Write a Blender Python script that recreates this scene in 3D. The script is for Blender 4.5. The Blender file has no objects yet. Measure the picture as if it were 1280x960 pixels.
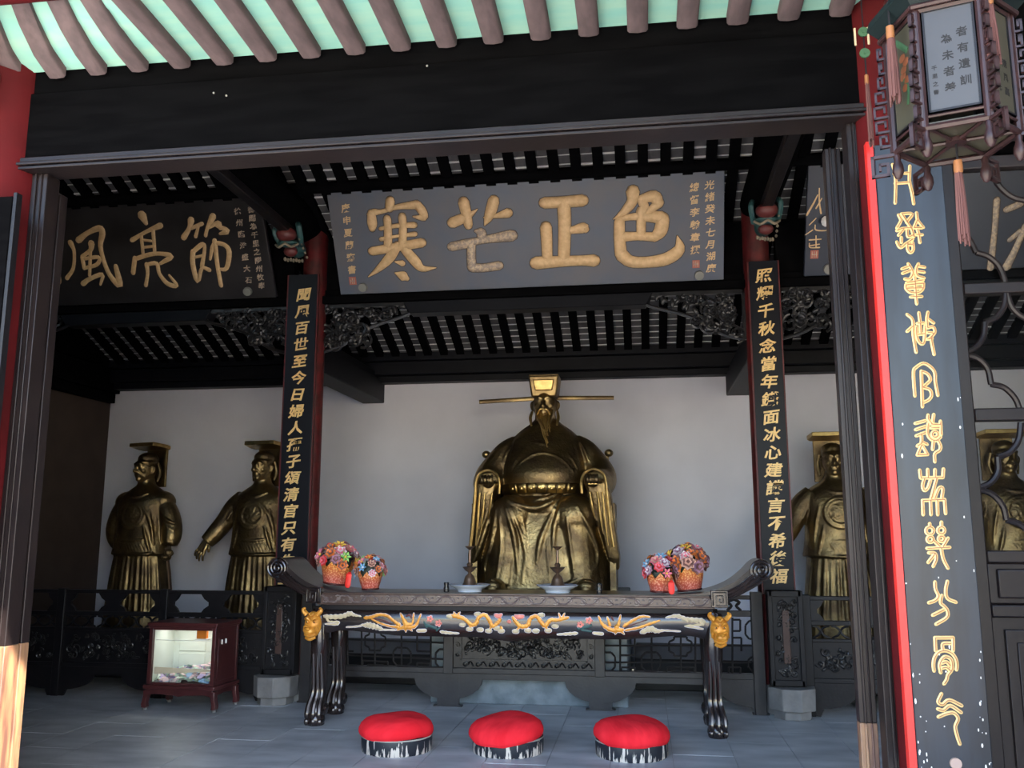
import bpy, math, random
import numpy as np
from mathutils import Vector, Matrix, Euler
from mathutils.bvhtree import BVHTree
random.seed(7)
SC = bpy.context.scene
COL = SC.collection

# ------------------------------------------------------------------ camera, world, sun, exposure
FPX = 1120.0
TH = math.atan(190 / FPX); PS = math.atan(165 * math.cos(TH) / FPX)
CAM = Vector((0, 0, 1.5))
cd = bpy.data.cameras.new('camera'); cam = bpy.data.objects.new('camera', cd); COL.objects.link(cam)
cam.location = CAM; cam.rotation_euler = (math.pi/2 + TH, 0, PS)
cd.sensor_width = 36; cd.lens = 36 * FPX / 1280; cd.clip_end = 200
SC.camera = cam
w = bpy.data.worlds.new('world'); SC.world = w; w.use_nodes = True
bg = w.node_tree.nodes['Background']
sky = w.node_tree.nodes.new('ShaderNodeTexSky'); sky.sky_type = 'NISHITA'; sky.sun_disc = False
sky.sun_elevation = math.radians(42); sky.sun_rotation = math.radians(140); sky.air_density = 1.0; sky.dust_density = 0.7
w.node_tree.links.new(sky.outputs[0], bg.inputs[0]); bg.inputs[1].default_value = 0.45
sd = bpy.data.lights.new('sun', 'SUN'); sd.energy = 18.0; sd.angle = math.radians(0.6); sd.color = (1, .86, .70)
sun = bpy.data.objects.new('sun', sd); COL.objects.link(sun); sun.location = (6, -8, 9)
SUND = Vector((-.45, .45, -.77)).normalized()
sun.rotation_euler = SUND.to_track_quat('-Z', 'Y').to_euler()
SC.view_settings.view_transform = 'Standard'; SC.view_settings.look = 'None'
SC.view_settings.gamma = 1.0; SC.view_settings.use_curve_mapping = False
SC.view_settings.exposure = 1.15

# ------------------------------------------------------------------ pixel -> point on a plane of the place
FW = Vector((-math.sin(PS)*math.cos(TH), math.cos(PS)*math.cos(TH), math.sin(TH)))
RT = Vector((math.cos(PS), math.sin(PS), 0)); UPV = RT.cross(FW)
def ray(u, v): return FW + RT*((u-640)/FPX) - UPV*((v-480)/FPX)
def U(u, v, Y):
    d = ray(u, v); return CAM + d*(Y/d.y)

# ------------------------------------------------------------------ helpers
def tag(o, label=None, cat=None, group=None, kind=None):
    if label: o['label'] = label
    if cat: o['category'] = cat
    if group: o['group'] = group
    if kind: o['kind'] = kind
    return o
def empty(name, loc, label=None, cat=None, group=None, kind=None, rot=(0,0,0)):
    o = bpy.data.objects.new(name, None); COL.objects.link(o); o.location = loc; o.rotation_euler = rot
    o.empty_display_size = .1
    return tag(o, label, cat, group, kind)
def catmull(pts, n=4):
    P = [np.array(p, float) for p in pts]
    if len(P) < 3: 
        return [P[0] + (P[-1]-P[0])*t for t in np.linspace(0, 1, n+1)]
    Q = [2*P[0]-P[1]] + P + [2*P[-1]-P[-2]]
    out = []
    for i in range(1, len(Q)-2):
        a, b, c, d = Q[i-1], Q[i], Q[i+1], Q[i+2]
        for k in range(n):
            t = k/n
            out.append(.5*((2*b)+(-a+c)*t+(2*a-5*b+4*c-d)*t*t+(-a+3*b-3*c+d)*t**3))
    out.append(P[-1]); return out
class MB:
    def __init__(s): s.v = []; s.f = []; s.m = []
    def add(s, vs, fs, mi=0):
        o = len(s.v); s.v += [tuple(map(float, p)) for p in vs]; s.f += [tuple(i+o for i in f) for f in fs]; s.m += [mi]*len(fs); return s
    def box(s, x0, x1, y0, y1, z0, z1, mi=0):
        return s.add([(x0,y0,z0),(x1,y0,z0),(x1,y1,z0),(x0,y1,z0),(x0,y0,z1),(x1,y0,z1),(x1,y1,z1),(x0,y1,z1)],
                     [(0,3,2,1),(4,5,6,7),(0,1,5,4),(1,2,6,5),(2,3,7,6),(3,0,4,7)], mi)
    def obox(s, c, size, M=None, mi=0):
        M = M or Matrix.Identity(3); c = Vector(c); h = [a/2 for a in size]
        vs = [c + M @ Vector((sx*h[0], sy*h[1], sz*h[2])) for sz in (-1,1) for sx, sy in ((-1,-1),(1,-1),(1,1),(-1,1))]
        return s.add(vs, [(0,3,2,1),(4,5,6,7),(0,1,5,4),(1,2,6,5),(2,3,7,6),(3,0,4,7)], mi)
    def loft(s, rings, mi=0, cap=True, closed=True):
        n = len(rings[0]); vs = [p for r in rings for p in r]; fs = []
        for i in range(len(rings)-1):
            for j in range(n if closed else n-1):
                k = (j+1) % n
                fs.append((i*n+j, i*n+k, (i+1)*n+k, (i+1)*n+j))
        if cap: fs.append(tuple(range(n-1, -1, -1))); fs.append(tuple((len(rings)-1)*n+j for j in range(n)))
        return s.add(vs, fs, mi)
    def tube(s, pts, r, n=8, nrm=None, flat=1.0, cap=True, mi=0, smooth=0, round_=False, ref=None):
        P = [np.array(p, float) for p in pts]
        R = [float(r)]*len(P) if np.isscalar(r) else list(r)
        if smooth and len(P) > 1:
            Q = catmull([np.append(p, q) for p, q in zip(P, R)], smooth); P = [q[:3] for q in Q]; R = [max(q[3], 1e-4) for q in Q]
        if round_:
            d0 = P[0]-P[1]; d0 /= (np.linalg.norm(d0)+1e-9); d1 = P[-1]-P[-2]; d1 /= (np.linalg.norm(d1)+1e-9)
            a = [P[0]+d0*R[0]*.98, P[0]+d0*R[0]*.75]; b = [P[-1]+d1*R[-1]*.75, P[-1]+d1*R[-1]*.98]
            P = a+P+b; R = [R[0]*.2, R[0]*.68]+R+[R[-1]*.68, R[-1]*.2]
        rings = []; up = None
        for i, p in enumerate(P):
            t = P[min(i+1, len(P)-1)]-P[max(i-1, 0)]; t = t/(np.linalg.norm(t)+1e-9)
            if nrm is not None:
                b = np.array(nrm, float); a = np.cross(t, b); a /= (np.linalg.norm(a)+1e-9)
            else:
                if up is None:
                    up = np.array(ref if ref is not None else ((0,0,1) if abs(t[2]) < .9 else (0,1,0)), float)
                a = np.cross(t, up); a /= (np.linalg.norm(a)+1e-9); b = np.cross(a, t); up = b
            rings.append([p + R[i]*(math.cos(q)*a + flat*math.sin(q)*b) for q in np.arange(n)*2*math.pi/n])
        return s.loft(rings, mi, cap)
    def lathe(s, prof, n=24, c=(0,0,0), sx=1, sy=1, mi=0, cap=True):
        return s.loft([[(c[0]+sx*r*math.cos(q), c[1]+sy*r*math.sin(q), c[2]+z) for q in np.arange(n)*2*math.pi/n] for r, z in prof], mi, cap)
    def ell(s, c, r, n=14, m=9, M=None, mi=0):
        rings = []
        for i in range(m+1):
            a = -math.pi/2 + math.pi*(i+.02)/(m+.04)
            ring = []
            for q in np.arange(n)*2*math.pi/n:
                p = Vector((r[0]*math.cos(a)*math.cos(q), r[1]*math.cos(a)*math.sin(q), r[2]*math.sin(a)))
                if M: p = M @ p
                ring.append(tuple(p + Vector(c)))
            rings.append(ring)
        return s.loft(rings, mi)
    def prism(s, poly, y0, y1, mi=0):     # polygon in x,z
        n = len(poly); vs = [(x,y0,z) for x,z in poly]+[(x,y1,z) for x,z in poly]
        fs = [tuple(range(n)), tuple(range(2*n-1, n-1, -1))]+[(i,i+n,(i+1)%n+n,(i+1)%n) for i in range(n)]
        return s.add(vs, fs, mi)
    def mesh(s, name, mats, smooth=35):
        me = bpy.data.meshes.new(name); me.from_pydata(s.v, [], s.f)
        for m in (mats if isinstance(mats, (list, tuple)) else [mats]): me.materials.append(m)
        if any(s.m): me.polygons.foreach_set('material_index', s.m)
        if smooth:
            me.polygons.foreach_set('use_smooth', [True]*len(s.f)); me.update()
            me.set_sharp_from_angle(angle=math.radians(smooth))
        me.update(); return me
    def build(s, name, mats, parent=None, loc=(0,0,0), rot=(0,0,0), smooth=35, bev=0, fix=True):
        me = s.mesh(name, mats, smooth)
        if fix:
            import bmesh
            b = bmesh.new(); b.from_mesh(me); bmesh.ops.recalc_face_normals(b, faces=b.faces); b.to_mesh(me); b.free()
        o = bpy.data.objects.new(name, me); COL.objects.link(o)
        o.location = loc; o.rotation_euler = rot
        if parent: o.parent = parent
        if bev:
            md = o.modifiers.new('edge', 'BEVEL'); md.width = bev; md.segments = 2; md.limit_method = 'ANGLE'; md.angle_limit = math.radians(40)
        return o
def inst(me, name, parent=None, loc=(0,0,0), rot=(0,0,0), scale=(1,1,1)):
    o = bpy.data.objects.new(name, me); COL.objects.link(o); o.location = loc; o.rotation_euler = rot; o.scale = scale
    if parent: o.parent = parent
    return o
def copy_tree(o, parent=None):
    c = o.copy(); COL.objects.link(c); c.parent = parent
    for ch in o.children: copy_tree(ch, c)
    return c

# ------------------------------------------------------------------ materials
def mat(name, col, rough=.5, metal=0, col2=None, nscale=6, nfac=(.35,.65), bump=0, bscale=40, spec=.5, stretch=(1,1,1), coat=0, detail=4, rough2=None, sheen=0):
    m = bpy.data.materials.new(name); m.use_nodes = True; nt = m.node_tree; b = nt.nodes['Principled BSDF']
    b.inputs['Base Color'].default_value = (*col, 1); b.inputs['Roughness'].default_value = rough; b.inputs['Metallic'].default_value = metal
    b.inputs['Specular IOR Level'].default_value = spec; b.inputs['Coat Weight'].default_value = coat; b.inputs['Coat Roughness'].default_value = .12
    b.inputs['Sheen Weight'].default_value = sheen
    tc = nt.nodes.new('ShaderNodeTexCoord'); mp = nt.nodes.new('ShaderNodeMapping'); mp.inputs['Scale'].default_value = stretch
    nt.links.new(tc.outputs['Object'], mp.inputs[0])
    if col2 is not None or rough2 is not None:
        n = nt.nodes.new('ShaderNodeTexNoise'); n.inputs['Scale'].default_value = nscale; n.inputs['Detail'].default_value = detail
        nt.links.new(mp.outputs[0], n.inputs['Vector'])
        r = nt.nodes.new('ShaderNodeMapRange'); r.inputs[1].default_value = nfac[0]; r.inputs[2].default_value = nfac[1]
        nt.links.new(n.outputs[0], r.inputs[0])
        if col2 is not None:
            mx = nt.nodes.new('ShaderNodeMix'); mx.data_type = 'RGBA'; mx.inputs[6].default_value = (*col, 1); mx.inputs[7].default_value = (*col2, 1)
            nt.links.new(r.outputs[0], mx.inputs[0]); nt.links.new(mx.outputs[2], b.inputs['Base Color'])
        if rough2 is not None:
            r2 = nt.nodes.new('ShaderNodeMapRange'); r2.inputs[3].default_value = rough; r2.inputs[4].default_value = rough2
            nt.links.new(r.outputs[0], r2.inputs[0]); nt.links.new(r2.outputs[0], b.inputs['Roughness'])
    if bump:
        n2 = nt.nodes.new('ShaderNodeTexNoise'); n2.inputs['Scale'].default_value = bscale; n2.inputs['Detail'].default_value = 3
        nt.links.new(mp.outputs[0], n2.inputs['Vector'])
        bp = nt.nodes.new('ShaderNodeBump'); bp.inputs['Strength'].default_value = bump; bp.inputs['Distance'].default_value = .01
        nt.links.new(n2.outputs[0], bp.inputs['Height']); nt.links.new(bp.outputs[0], b.inputs['Normal'])
    return m
BLACKW = mat('black_beam', (.0018,.0018,.0022), .8, col2=(.003,.003,.0035), nscale=3, stretch=(1,6,6), bump=.05, bscale=20, spec=.02)
LACQ = mat('dark_lacquer', (.008,.007,.009), .45, col2=(.013,.011,.012), nscale=5, bump=.1, bscale=30, spec=.2)
LACQT = mat('table_top_lacquer', (.018,.013,.014), .28, col2=(.03,.022,.022), nscale=5, bump=.08, bscale=30)
LACQB = mat('brown_lacquer', (.06,.035,.03), .3, col2=(.09,.055,.045), nscale=4, bump=.08)
LEG = mat('gloss_lacquer', (.014,.010,.011), .2, col2=(.028,.018,.016), nscale=8, coat=.5)
FENCE = mat('fence_wood', (.007,.007,.009), .42, spec=.3, col2=(.012,.011,.013), nscale=8, bump=.15)
FENCEC = mat('centre_fence_wood', (.032,.029,.030), .42, spec=.4, col2=(.022,.020,.022), nscale=8, bump=.1)
CARVE = mat('carved_dark_wood', (.010,.010,.011), .3, spec=.4, col2=(.020,.019,.020), nscale=12)
REDCOL = mat('red_column_paint', (.085,.006,.008), .75, spec=.12, col2=(.06,.005,.006), nscale=4, bump=.1, bscale=12)
REDIN = mat('dull_red_paint', (.10,.008,.010), .5, col2=(.04,.005,.005), nscale=9)
REDEDGE = mat('red_edge_paint', (.75,.03,.025), .4)
MAUVE = mat('mauve_rafter_paint', (.085,.064,.066), .7, spec=.2, col2=(.12,.088,.09), nscale=7, bump=.2, bscale=25, stretch=(3,1,3))
TURQ = mat('turquoise_board_paint', (.21,.45,.385), .8, spec=.2, col2=(.27,.48,.38), nscale=3, stretch=(1,5,1))
WALL = mat('white_plaster', (.57,.575,.64), .85, col2=(.53,.535,.60), nscale=2, bump=.05, bscale=60)
WALLB = mat('brown_side_wall', (.045,.028,.02), .75, col2=(.06,.04,.03), nscale=3)
DOORL = mat('dark_brown_door', (.012,.009,.010), .34, col2=(.018,.013,.013), nscale=4, bump=.05, spec=.3)
TILE = mat('slate_floor', (.30,.33,.36), .42, col2=(.58,.61,.64), nscale=2.2, nfac=(.3,.75), detail=8, stretch=(1.0,2.2,1), bump=.15, bscale=15, rough2=.4)
MORTAR = mat('pale_mortar', (.36,.37,.37), .9)
STONE = mat('grey_stone', (.15,.145,.145), .8, col2=(.22,.215,.21), nscale=6, bump=.4, bscale=25)
PEDST = mat('blue_grey_stone', (.13,.16,.18), .7, col2=(.24,.28,.30), nscale=7, bump=.3, bscale=25, detail=8)
RTILE = mat('roof_tile_underside', (.05,.048,.052), .8, col2=(.11,.105,.11), nscale=4)
RMORT = mat('roof_mortar_line', (.62,.61,.61), .8)
GOLD = mat('bronze_gilt', (.33,.235,.105), .36, 1.0, col2=(.13,.09,.05), nscale=4, nfac=(.35,.62), bump=.5, bscale=38, rough2=.5)
GOLDB = mat('bright_gilt', (.62,.44,.17), .34, 1.0, col2=(.45,.30,.11), nscale=14, bump=.3, bscale=80)
LETTER = mat('gilt_lettering', (.66,.45,.24), .55, .15, col2=(.55,.36,.18), nscale=30)
LETTERW = mat('worn_gilt_lettering', (.50,.38,.26), .55, .15, col2=(.30,.24,.2), nscale=45, nfac=(.45,.55))
LETTERB = mat('yellow_gilt_lettering', (.80,.56,.24), .45, .1, col2=(.70,.46,.18), nscale=30)
GROOVE = mat('ochre_groove', (.32,.13,.06), .6)
PLAQ = mat('blue_black_plaque', (.07,.085,.12), .5, col2=(.09,.09,.105), nscale=3, bump=.05)
PLAQD = mat('black_plaque', (.012,.011,.012), .35, col2=(.03,.028,.03), nscale=2)
PLAQN = mat('navy_plaque', (.012,.017,.032), .4)
COUP = mat('black_couplet_board', (.005,.006,.010), .4, spec=.25)
COUPF = mat('slate_couplet_board', (.016,.024,.037), .30, col2=(.009,.013,.02), nscale=2.2, nfac=(.4,.62), stretch=(6,6,1), detail=6, spec=.45)
GROOVED = mat('dark_brown_groove', (.05,.03,.02), .7)
CHIP = mat('chipped_white_primer', (.75,.74,.72), .8)
PEG = mat('grey_peg', (.19,.19,.17), .6)
SEAL = mat('red_seal', (.36,.10,.07), .6)
CREAM = mat('cream_relief_paint', (.56,.46,.29), .5)
DULLC = mat('dull_cream_paint', (.22,.18,.13), .6)
ORANGE = mat('orange_gilt_paint', (.80,.36,.05), .35, .2, col2=(.62,.25,.03), nscale=18)
PINK = mat('pink_flower_paint', (.80,.25,.20), .5)
WHITEO = mat('white_outline_paint', (.75,.70,.78), .4)
TEAL = mat('teal_carving_paint', (.025,.08,.08), .5)
MAROON = mat('maroon_carving_paint', (.10,.02,.02), .5)
REDCLOTH = mat('red_cushion_cloth', (.95,.03,.045), .9, col2=(.82,.018,.03), nscale=5, bump=.8, bscale=7, spec=.15, stretch=(1,2.5,1))
PORC = mat('white_porcelain', (.62,.68,.76), .15, coat=.3)
PORCB = mat('blue_porcelain_line', (.12,.2,.42), .2)
BRONZE = mat('old_bronze', (.17,.11,.075), .35, .7)
MAHOG = mat('mahogany_box', (.06,.016,.018), .3, col2=(.085,.024,.024), nscale=9)
PALEP = mat('pale_inner_panel', (.62,.66,.58), .5)
PAPER = mat('banknote_paper', (.72,.80,.70), .8)
NOTES = [mat('note_green', (.55,.72,.58), .8), mat('note_blue', (.35,.5,.7), .8), mat('note_purple', (.55,.45,.68), .8), mat('note_pink', (.75,.55,.55), .8), PAPER]
BLACKG2 = mat('blue_black_beam', (.0035,.004,.0065), .5, col2=(.006,.0065,.009), nscale=4, spec=.15)
BLACKG = mat('black_glaze', (.01,.01,.012), .2)
GLASSM = bpy.data.materials.new('clear_glass'); GLASSM.use_nodes = True
_n = GLASSM.node_tree; _n.nodes.clear(); _o = _n.nodes.new('ShaderNodeOutputMaterial'); _m = _n.nodes.new('ShaderNodeMixShader')
_t = _n.nodes.new('ShaderNodeBsdfTransparent'); _t.inputs[0].default_value = (.93,.95,.95,1); _g = _n.nodes.new('ShaderNodeBsdfGlossy'); _g.inputs['Roughness'].default_value = .03
_f = _n.nodes.new('ShaderNodeFresnel'); _f.inputs[0].default_value = 1.15
_n.links.new(_f.outputs[0], _m.inputs[0]); _n.links.new(_t.outputs[0], _m.inputs[1]); _n.links.new(_g.outputs[0], _m.inputs[2]); _n.links.new(_m.outputs[0], _o.inputs[0])
def worn_mat():
    m = mat('worn_black_drum', (.012,.014,.02), .5); nt = m.node_tree; b = nt.nodes['Principled BSDF']
    tc = nt.nodes.new('ShaderNodeTexCoord'); mp = nt.nodes.new('ShaderNodeMapping'); mp.inputs['Scale'].default_value = (1,1,.14)
    n = nt.nodes.new('ShaderNodeTexNoise'); n.inputs['Scale'].default_value = 42; n.inputs['Detail'].default_value = 5
    sp = nt.nodes.new('ShaderNodeSeparateXYZ'); ad = nt.nodes.new('ShaderNodeMath'); ad.operation = 'MULTIPLY_ADD'; ad.inputs[1].default_value = -1.3; 
    cr = nt.nodes.new('ShaderNodeMapRange'); cr.inputs[1].default_value = .49; cr.inputs[2].default_value = .52
    mx = nt.nodes.new('ShaderNodeMix'); mx.data_type = 'RGBA'; mx.inputs[6].default_value = (.012,.016,.024,1); mx.inputs[7].default_value = (.66,.6,.53,1)
    L = nt.links.new
    L(tc.outputs['Object'], mp.inputs[0]); L(mp.outputs[0], n.inputs['Vector']); L(tc.outputs['Object'], sp.inputs[0]); L(sp.outputs[2], ad.inputs[0]); L(n.outputs[0], ad.inputs[2])
    L(ad.outputs[0], cr.inputs[0]); L(cr.outputs[0], mx.inputs[0]); L(mx.outputs[2], b.inputs['Base Color']); return m
WORN = worn_mat()
def basket_mat():
    m = mat('orange_woven_plastic', (.85,.28,.08), .4); nt = m.node_tree; b = nt.nodes['Principled BSDF']; L = nt.links.new
    tc = nt.nodes.new('ShaderNodeTexCoord'); 
    w1 = nt.nodes.new('ShaderNodeTexVoronoi'); w1.inputs['Scale'].default_value = 75
    mx = nt.nodes.new('ShaderNodeMix'); mx.data_type = 'RGBA'; mx.inputs[6].default_value = (.95,.45,.25,1); mx.inputs[7].default_value = (.62,.12,.05,1)
    cr = nt.nodes.new('ShaderNodeMapRange'); cr.inputs[1].default_value = .2; cr.inputs[2].default_value = .6
    L(tc.outputs['Object'], w1.inputs['Vector']); L(w1.outputs[0], cr.inputs[0]); L(cr.outputs[0], mx.inputs[0]); sp = nt.nodes.new('ShaderNodeSeparateXYZ'); L(tc.outputs['Object'], sp.inputs[0]); g = nt.nodes.new('ShaderNodeMapRange'); g.inputs[1].default_value = .05; g.inputs[2].default_value = .17; L(sp.outputs[2], g.inputs[0])
    m2 = nt.nodes.new('ShaderNodeMix'); m2.data_type = 'RGBA'; m2.blend_type = 'MULTIPLY'; m2.inputs[0].default_value = 1
    m3 = nt.nodes.new('ShaderNodeMix'); m3.data_type = 'RGBA'; m3.inputs[6].default_value = (.72,.62,.9,1); m3.inputs[7].default_value = (1,1.25,.45,1); L(g.outputs[0], m3.inputs[0])
    L(mx.outputs[2], m2.inputs[6]); L(m3.outputs[2], m2.inputs[7]); L(m2.outputs[2], b.inputs['Base Color']); return m
BASK = basket_mat()

# ------------------------------------------------------------------ glyphs for the lettering
TEXTS = '聞風百世至今日婦人孺子頌清官只有先生照耀千秋念當年鐵面冰心建讜言不希後福光緒癸未七月湖廣總督李翰章撰庚申夏蘭齋書高有遺訓未者羞御賜為千里之隣州牧奉徐臨淮盛大石'
GL = {}
_fc = bpy.data.curves.new('glyph', 'FONT'); _fo = bpy.data.objects.new('glyph', _fc); COL.objects.link(_fo); _fc.resolution_u = 2
def glyph(ch, off=.018):
    k = (ch, off)
    if k in GL: return GL[k]
    _fc.body = ch; _fc.offset = off; bpy.context.view_layer.update()
    me = bpy.data.meshes.new_from_object(_fo.evaluated_get(bpy.context.evaluated_depsgraph_get()))
    co = np.array([v.co[:] for v in me.vertices]); fs = [tuple(p.vertices) for p in me.polygons]
    bpy.data.meshes.remove(me)
    if abs(co).max() > 1.4 and off > 0:      # the outline offset can throw a stray point on a few glyphs
        GL[k] = glyph(ch, 0); return GL[k]
    co[:,0] -= .5; co[:,1] -= .38
    GL[k] = (co, fs); return GL[k]
def add_glyph(mb, ch, cx, cz, sx, sz=None, y=0, depth=.004, shear=0, rot=0, off=.018, mi=0):
    co, fs = glyph(ch, off); sz = sz or sx
    c, s = math.cos(rot), math.sin(rot)
    X = co[:,0] + shear*co[:,1]; Z = co[:,1] + shear*.5*co[:,0]
    x = (c*X - s*Z)*sx + cx; z = (s*X + c*Z)*sz + cz
    n = len(x)
    front = [(x[i], y-depth, z[i]) for i in range(n)]; back = [(x[i], y+.001, z[i]) for i in range(n)]
    cnt = {}
    for f in fs:
        for a, b in zip(f, f[1:]+f[:1]):
            cnt[(a,b)] = 1
    side = [(a, b, b+n, a+n) for (a, b) in cnt if (b, a) not in cnt]
    mb.add(front+back, list(fs)+side, mi)
for _c in TEXTS: glyph(_c)
glyph('高', .02)
for _c in '聞風百世至今日婦人孺子頌清官只有先生照耀千秋念當年鐵面冰心建讜言不希後福': glyph(_c, .022)
bpy.data.objects.remove(_fo); bpy.data.curves.remove(_fc)

def strokes(mb, mapper, strk, rs=1.0, flat=.45, y=0, n=8, mi=0, rdef=None, sm=4, core=None):
    """calligraphic strokes: lists of (u, v[, r]) mapped to local x,z; r in the same pixels"""
    for st in strk:
        pts = []; rr = []
        for p in st:
            x, z = mapper(p[0], p[1]); pts.append((x, y, z)); rr.append((p[2] if len(p) > 2 else rdef)*rs)
        mb.tube(pts, rr, n=n, nrm=(0,-1,0), flat=flat, smooth=sm if len(pts) > 2 else 3, round_=True, mi=mi)
        if core:
            mb.tube([(a[0], y-flat*rdef*rs*.78, a[2]) for a in pts], rdef*rs*core, n=5, nrm=(0,-1,0), flat=.9, smooth=sm if len(pts) > 2 else 3, mi=1)

# ================================================================== STRUCTURE
XL, XR = -3.30, 1.18           # column centre lines of the middle bay
HL, HR = -6.85, 4.60           # side walls of the hall
YF, YC, YB = 4.0, 8.4, 10.7    # front of facade, inner columns, back wall
CX = (XL+XR)/2
def S(o, label, cat): return tag(o, label, cat, kind='structure')

fl = S(empty('floor', (0,0,0)), 'grey slate tile floor of the hall with pale joints and worn streaks', 'floor')
MB().box(HL, HR, YF-.1, YB, -.08, -.006).build('mortar_bed', MORTAR, fl)
TW, TD = .42, .86
tmesh = [MB().box(-TW/2+.0025, TW/2-.0025, -TD/2+.0025, TD/2-.0025, -.03, 0).mesh('tile', TILE, 0) for _ in range(1)]
for i in range(-15, 13):
    for j in range(8):
        x = -.68 + TW*(i+.5); y = YF+.1 + TD*(j+.5) + (TD/2 if i % 2 else 0)
        if x < HL+.2 or x > HR-.2 or y > YB-.9: continue
        inst(tmesh[0], 'tile', fl, (x, y, random.uniform(-.0015, .0015)), (0, 0, 0))
# each tile reads its own patch of the slate texture
_nt = TILE.node_tree; _oi = _nt.nodes.new('ShaderNodeNewGeometry')
for nd in _nt.nodes:
    if nd.type == 'MAPPING':
        for l in list(nd.inputs[0].links): _nt.links.remove(l)
        _nt.links.new(_oi.outputs['Position'], nd.inputs[0])
S(MB().box(-9, 9, .1, YF-.1, -.2, -.004).build('porch_floor', TILE), 'grey stone floor of the front porch', 'floor')
GROUND = mat('pale_courtyard_stone', (.50,.46,.40), .9, col2=(.42,.39,.35), nscale=1.5)
S(MB().box(-30, 30, -40, .1, -.5, -.3).build('courtyard_ground', GROUND), 'pale sunlit stone courtyard before the porch', 'ground')

wb = MB().box(HL-.2, HR+.2, YB, YB+.2, 0, 3.8).build('wall_back', WALL)
S(wb, 'pale plastered back wall behind the gilt statues', 'wall')
wl = S(empty('wall_left', (HL,0,0)), 'dark brown side wall at the left end of the hall', 'wall')
MB().box(-.2, 0, YF, YB, 0, 3.45).build('wall_face', WALLB, wl)
MB().box(-.2, -.02, YF, YB, 3.45, 6.4).build('gable_boarding', BLACKW, wl)
MB().box(-.02, .14, YF, YB-.02, 3.32, 3.62).box(-.02, .08, YF, YB-.02, 3.2, 3.32).build('wall_beam', BLACKW, wl, bev=.01)
S(MB().box(HR, HR+.2, YF, YB, 0, 6.4).build('wall_right', WALLB), 'dark brown side wall at the right end of the hall', 'wall')
S(MB().box(2.9, 3.1, -1.2, YF, -.3, 4.75).build('wall_sun_block', STONE), 'unseen grey stone wall added at the right end of the porch to block sun', 'wall')  # added out of view to keep sun off the right side
S(MB().box(HL, XL-.17, 4.02, 4.1, 0, 4.1).build('wall_front', LACQ), 'dark panelled front of the left bay, out of view and closed to block light', 'wall')  # out of view; closes the bay to block light

# ---- hall roof: sloping slab, rafters and tile undersides
RS = .42; SL = math.atan(RS)
def zr(y): return 8.06 - RS*y
ce = S(empty('ceiling', (0,0,0)), 'underside of the tiled roof with black rafters and mortared tile courses', 'ceiling')
YR = 6.1
MB().add([(HL-.2, YR, zr(YR)+.06), (HR+.2, YR, zr(YR)+.06), (HR+.2, YB+.2, zr(YB+.2)+.06), (HL-.2, YB+.2, zr(YB+.2)+.06),
          (HL-.2, YR, zr(YR)+.16), (HR+.2, YR, zr(YR)+.16), (HR+.2, YB+.2, zr(YB+.2)+.16), (HL-.2, YB+.2, zr(YB+.2)+.16)],
         [(0,1,2,3),(7,6,5,4),(0,4,5,1),(1,5,6,2),(2,6,7,3),(3,7,4,0)]).build('roof_deck', BLACKW, ce)
MB().add([(HL-.2, YR, zr(YR)+.06), (HR+.2, YR, zr(YR)+.06), (HR+.2, 4.0, 4.5), (HL-.2, 4.0, 4.5),
          (HL-.2, YR, zr(YR)+.16), (HR+.2, YR, zr(YR)+.16), (HR+.2, 4.0, 4.6), (HL-.2, 4.0, 4.6)],
         [(3,2,1,0),(4,5,6,7),(1,5,4,0),(2,6,5,1),(3,7,6,2),(0,4,7,3)]).build('front_roof_deck', BLACKW, ce)
RSP = .2
Lr = (YB-YR)/math.cos(SL)
rm = MB().box(-.046, .046, 0, Lr, -.055, .03).mesh('rafter', BLACKW, 0)
NR = int((HR-HL)/RSP)
rx = [HL + .12 + k*RSP for k in range(NR+1)]
for x in rx: inst(rm, 'rafter', ce, (x, YR, zr(YR)), (-SL, 0, 0))
TP = .115
tm = MB().box(-.056, .056, 0, TP*1.02, .0, .03).box(-.056, .056, -.001, .012, -.009, .004, mi=1).mesh('roof_tile', [RTILE, RMORT], 0)
tm2 = MB().box(-.056, .056, 0, TP*1.02, .0, .03).box(-.056, .056, -.001, .005, -.004, .004, mi=1).mesh('roof_tile', [RTILE, RMORT], 0)
seen, rest = [], []
for x in rx[:-1]:
    for j in range(int(Lr/TP)):
        y = YR + j*TP*math.cos(SL)
        d = y
        vis = (7.15 < y < 7.95 and -6.3 < x < 1.1)
        (seen if vis else rest).append((x+RSP/2, y, d))
seen.sort(key=lambda q: q[2])
rest += seen[300:]; seen = seen[:300]
for x, y, _ in seen:
    inst(tm if random.random() < .45 else tm2, 'roof_tile', ce, (x, y, zr(y)+random.uniform(0,.006)), (-SL+.06, 0, 0))
rb = MB(); R_ = Matrix.Rotation(-SL+.06, 3, 'X')
for x, y, _ in rest:
    for (bx, mi) in (((-.056,.056,0,TP*1.02,0,.03), 0), ((-.056,.056,-.001,.006 if random.random() < .6 else .002,-.006 if random.random() < .6 else -.003,.004), 1)):
        t = MB().box(*bx); rb.add([tuple(R_ @ Vector(p) + Vector((x, y, zr(y)))) for p in t.v], t.f, mi)
o = rb.build('roof_tiles_further_down', [RTILE, RMORT], ce, smooth=0, fix=False); o['kind'] = 'stuff'
# wall plate on the back wall
S(MB().box(HL, HR, 10.42, YB, 3.44, 3.60).box(HL, HR, 10.52, YB, 3.36, 3.44).box(HL, HR, 10.36, 10.60, 3.60, 3.70).build('trim_1', BLACKG2, bev=.01),
  'black moulded wall plate along the top of the pale back wall', 'beam')

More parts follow.
